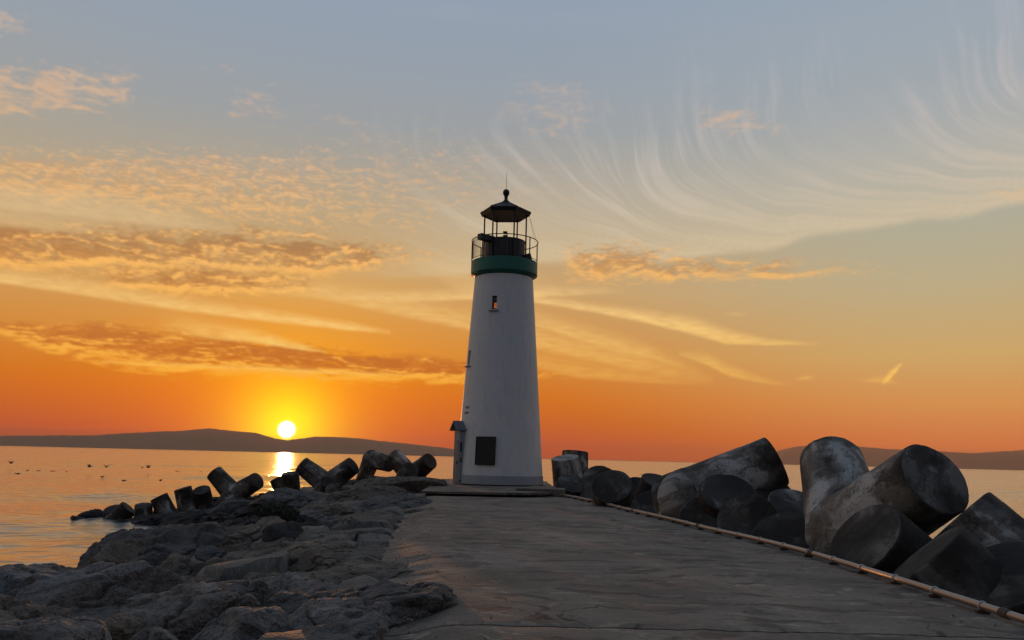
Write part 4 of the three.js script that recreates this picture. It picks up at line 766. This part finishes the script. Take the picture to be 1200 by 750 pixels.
{
  const S = thing('scrub_plant', 'low dark scrub plant growing between the rocks left of the walkway', 'plant', [-5.9, dropTo(-5.9, -21.2) - 0.06, -21.2]), r = rng(31), leaf = [], stems = [];
  for (let k = 0; k < 1500; k++) {
    const a = r() * 6.28, rr = Math.sqrt(r()) * 0.62, hh = (1 - rr * rr * 1.4) * 0.46 * (0.05 + 0.95 * r()), x = Math.cos(a) * rr * (1 + 0.3 * noise2(a * 2, 3)), z = Math.sin(a) * rr;
    const g = new THREE.ConeGeometry(0.022, 0.12, 4, 1); g.scale(1, 1, 0.35); g.rotateX((r() - 0.5) * 2.2); g.rotateY(r() * 6.28); g.translate(x, hh, z); leaf.push(g);
    if (k % 30 === 0) { const c = new THREE.LineCurve3(new THREE.Vector3(x * 0.1, -0.1, z * 0.1), new THREE.Vector3(x, hh, z)); stems.push(new THREE.TubeGeometry(c, 2, 0.012, 5)); }
  }
  part('foliage', mergeGeometries(leaf), flat(0.025, 0.03, 0.016, 0.7), S); part('stem', mergeGeometries(stems), flat(0.03, 0.022, 0.015, 0.9), S);
}
{
  const r = rng(99), geo = new THREE.IcosahedronGeometry(0.5, 0), N = 420, im = new THREE.InstancedMesh(geo, flat(0.24, 0.2, 0.165, 0.9), N), mat = new THREE.Matrix4(), q = new THREE.Quaternion(), e = new THREE.Euler(), col = new THREE.Color();
  for (let i = 0; i < N; i++) {
    const z = -6 - Math.pow(r(), 1.6) * 16, l = edgeL(z), x = r() < 0.85 ? l - 0.1 + (r() * r()) * 0.9 : lerp(l, edgeR(z), 1 - r() * r() * 0.25) - 0.12, s = 0.006 + r() * r() * 0.022;
    e.set(r() * 6, r() * 6, r() * 6); mat.compose(new THREE.Vector3(x, 0.012, z), q.setFromEuler(e), new THREE.Vector3(s * 1.5, s, s)); im.setMatrixAt(i, mat); const k = 0.5 + r(); im.setColorAt(i, col.setRGB(k, k * 0.95, k * 0.9));
  }
  im.name = 'grit'; im.userData = { kind: 'stuff', label: 'loose grit and shell fragments on the walkway edges', category: 'grit' }; shade(im); scene.add(im);
}
{
  const bodyG = () => { const g = new THREE.SphereGeometry(1, 18, 12), p = g.attributes.position; for (let i = 0; i < p.count; i++) { const x = p.getX(i), t = clamp((x + 1) / 2); const k = 0.35 + 0.75 * Math.sin(Math.PI * Math.pow(t, 0.8)); p.setXYZ(i, x * 0.24, p.getY(i) * 0.075 * k + 0.02 * Math.max(0, -x), p.getZ(i) * 0.075 * k); } g.computeVertexNormals(); return g; };
  const headG = new THREE.SphereGeometry(0.048, 12, 10).scale(1.25, 1, 1).translate(0.25, 0.055, 0), beakG = new THREE.ConeGeometry(0.014, 0.08, 6).rotateZ(-Math.PI / 2).translate(0.33, 0.045, 0), tailG = new THREE.ConeGeometry(0.06, 0.16, 5).scale(1, 1, 1).rotateZ(Math.PI / 2).scale(1, 0.25, 1).translate(-0.27, 0.03, 0);
  const wing = (s, lift) => { const pts = [[0, 0, 0.13], [0.25, lift, 0.14], [0.45, lift * 1.15, 0.1], [0.68, lift * 0.7, 0.015]], pos = [], idx = []; pts.forEach(([z, y, c], i) => { const sweep = -0.12 * (z / 0.68) ** 2; for (const [dx, dy] of [[c * 0.55, 0], [0, 0.015], [-c * 0.75, 0], [0, -0.006]]) pos.push(dx + sweep, y + dy + 0.03, s * (z + 0.04)); if (i) for (let k = 0; k < 4; k++) { const a = (i - 1) * 4 + k, b = (i - 1) * 4 + (k + 1) % 4, c2 = i * 4 + k, d2 = i * 4 + (k + 1) % 4; idx.push(a, b, d2, a, d2, c2); } }); const g = new THREE.BufferGeometry(); g.setAttribute('position', new THREE.Float32BufferAttribute(pos, 3)); g.setIndex(idx); g.computeVertexNormals(); return g; };
  const strip = (g) => { const h = g.index ? g.toNonIndexed() : g; for (const k of Object.keys(h.attributes)) if (!['position', 'normal'].includes(k)) h.deleteAttribute(k); return h; };
  const plume = flat(0.10, 0.095, 0.09, 0.8), body = mergeGeometries([bodyG(), headG, tailG].map(strip));
  const bird = (kind, label, pos, turn, sc, group) => {
    const b = thing('gull', label, 'gull', pos, group); b.rotation.y = turn; b.scale.setScalar(sc);
    part('body', body, plume, b); part('beak', beakG, M.dark, b);
    if (kind === 1) for (const s of [-1, 1]) part('wing', wing(s, 0.2), plume, b);
    if (kind === 2) { for (const s of [-1, 1]) part('leg', new THREE.CylinderGeometry(0.008, 0.008, 0.16, 6).translate(0, -0.13, s * 0.035), M.dark, b); }
    return b;
  };
  BIRDS.forEach(([p, k, label], i) => bird(k, label, [p[0], k ? p[1] : SEA + 0.03, p[2]], i * 1.9, 1.25, 'gulls on and over the water at left'));
  bird(2, 'gull perched on the armour units right of the lighthouse', [GULL[0], GULL[1] + 0.05, GULL[2]], 0.3, 0.8);
}
renderer.render(scene, camera);
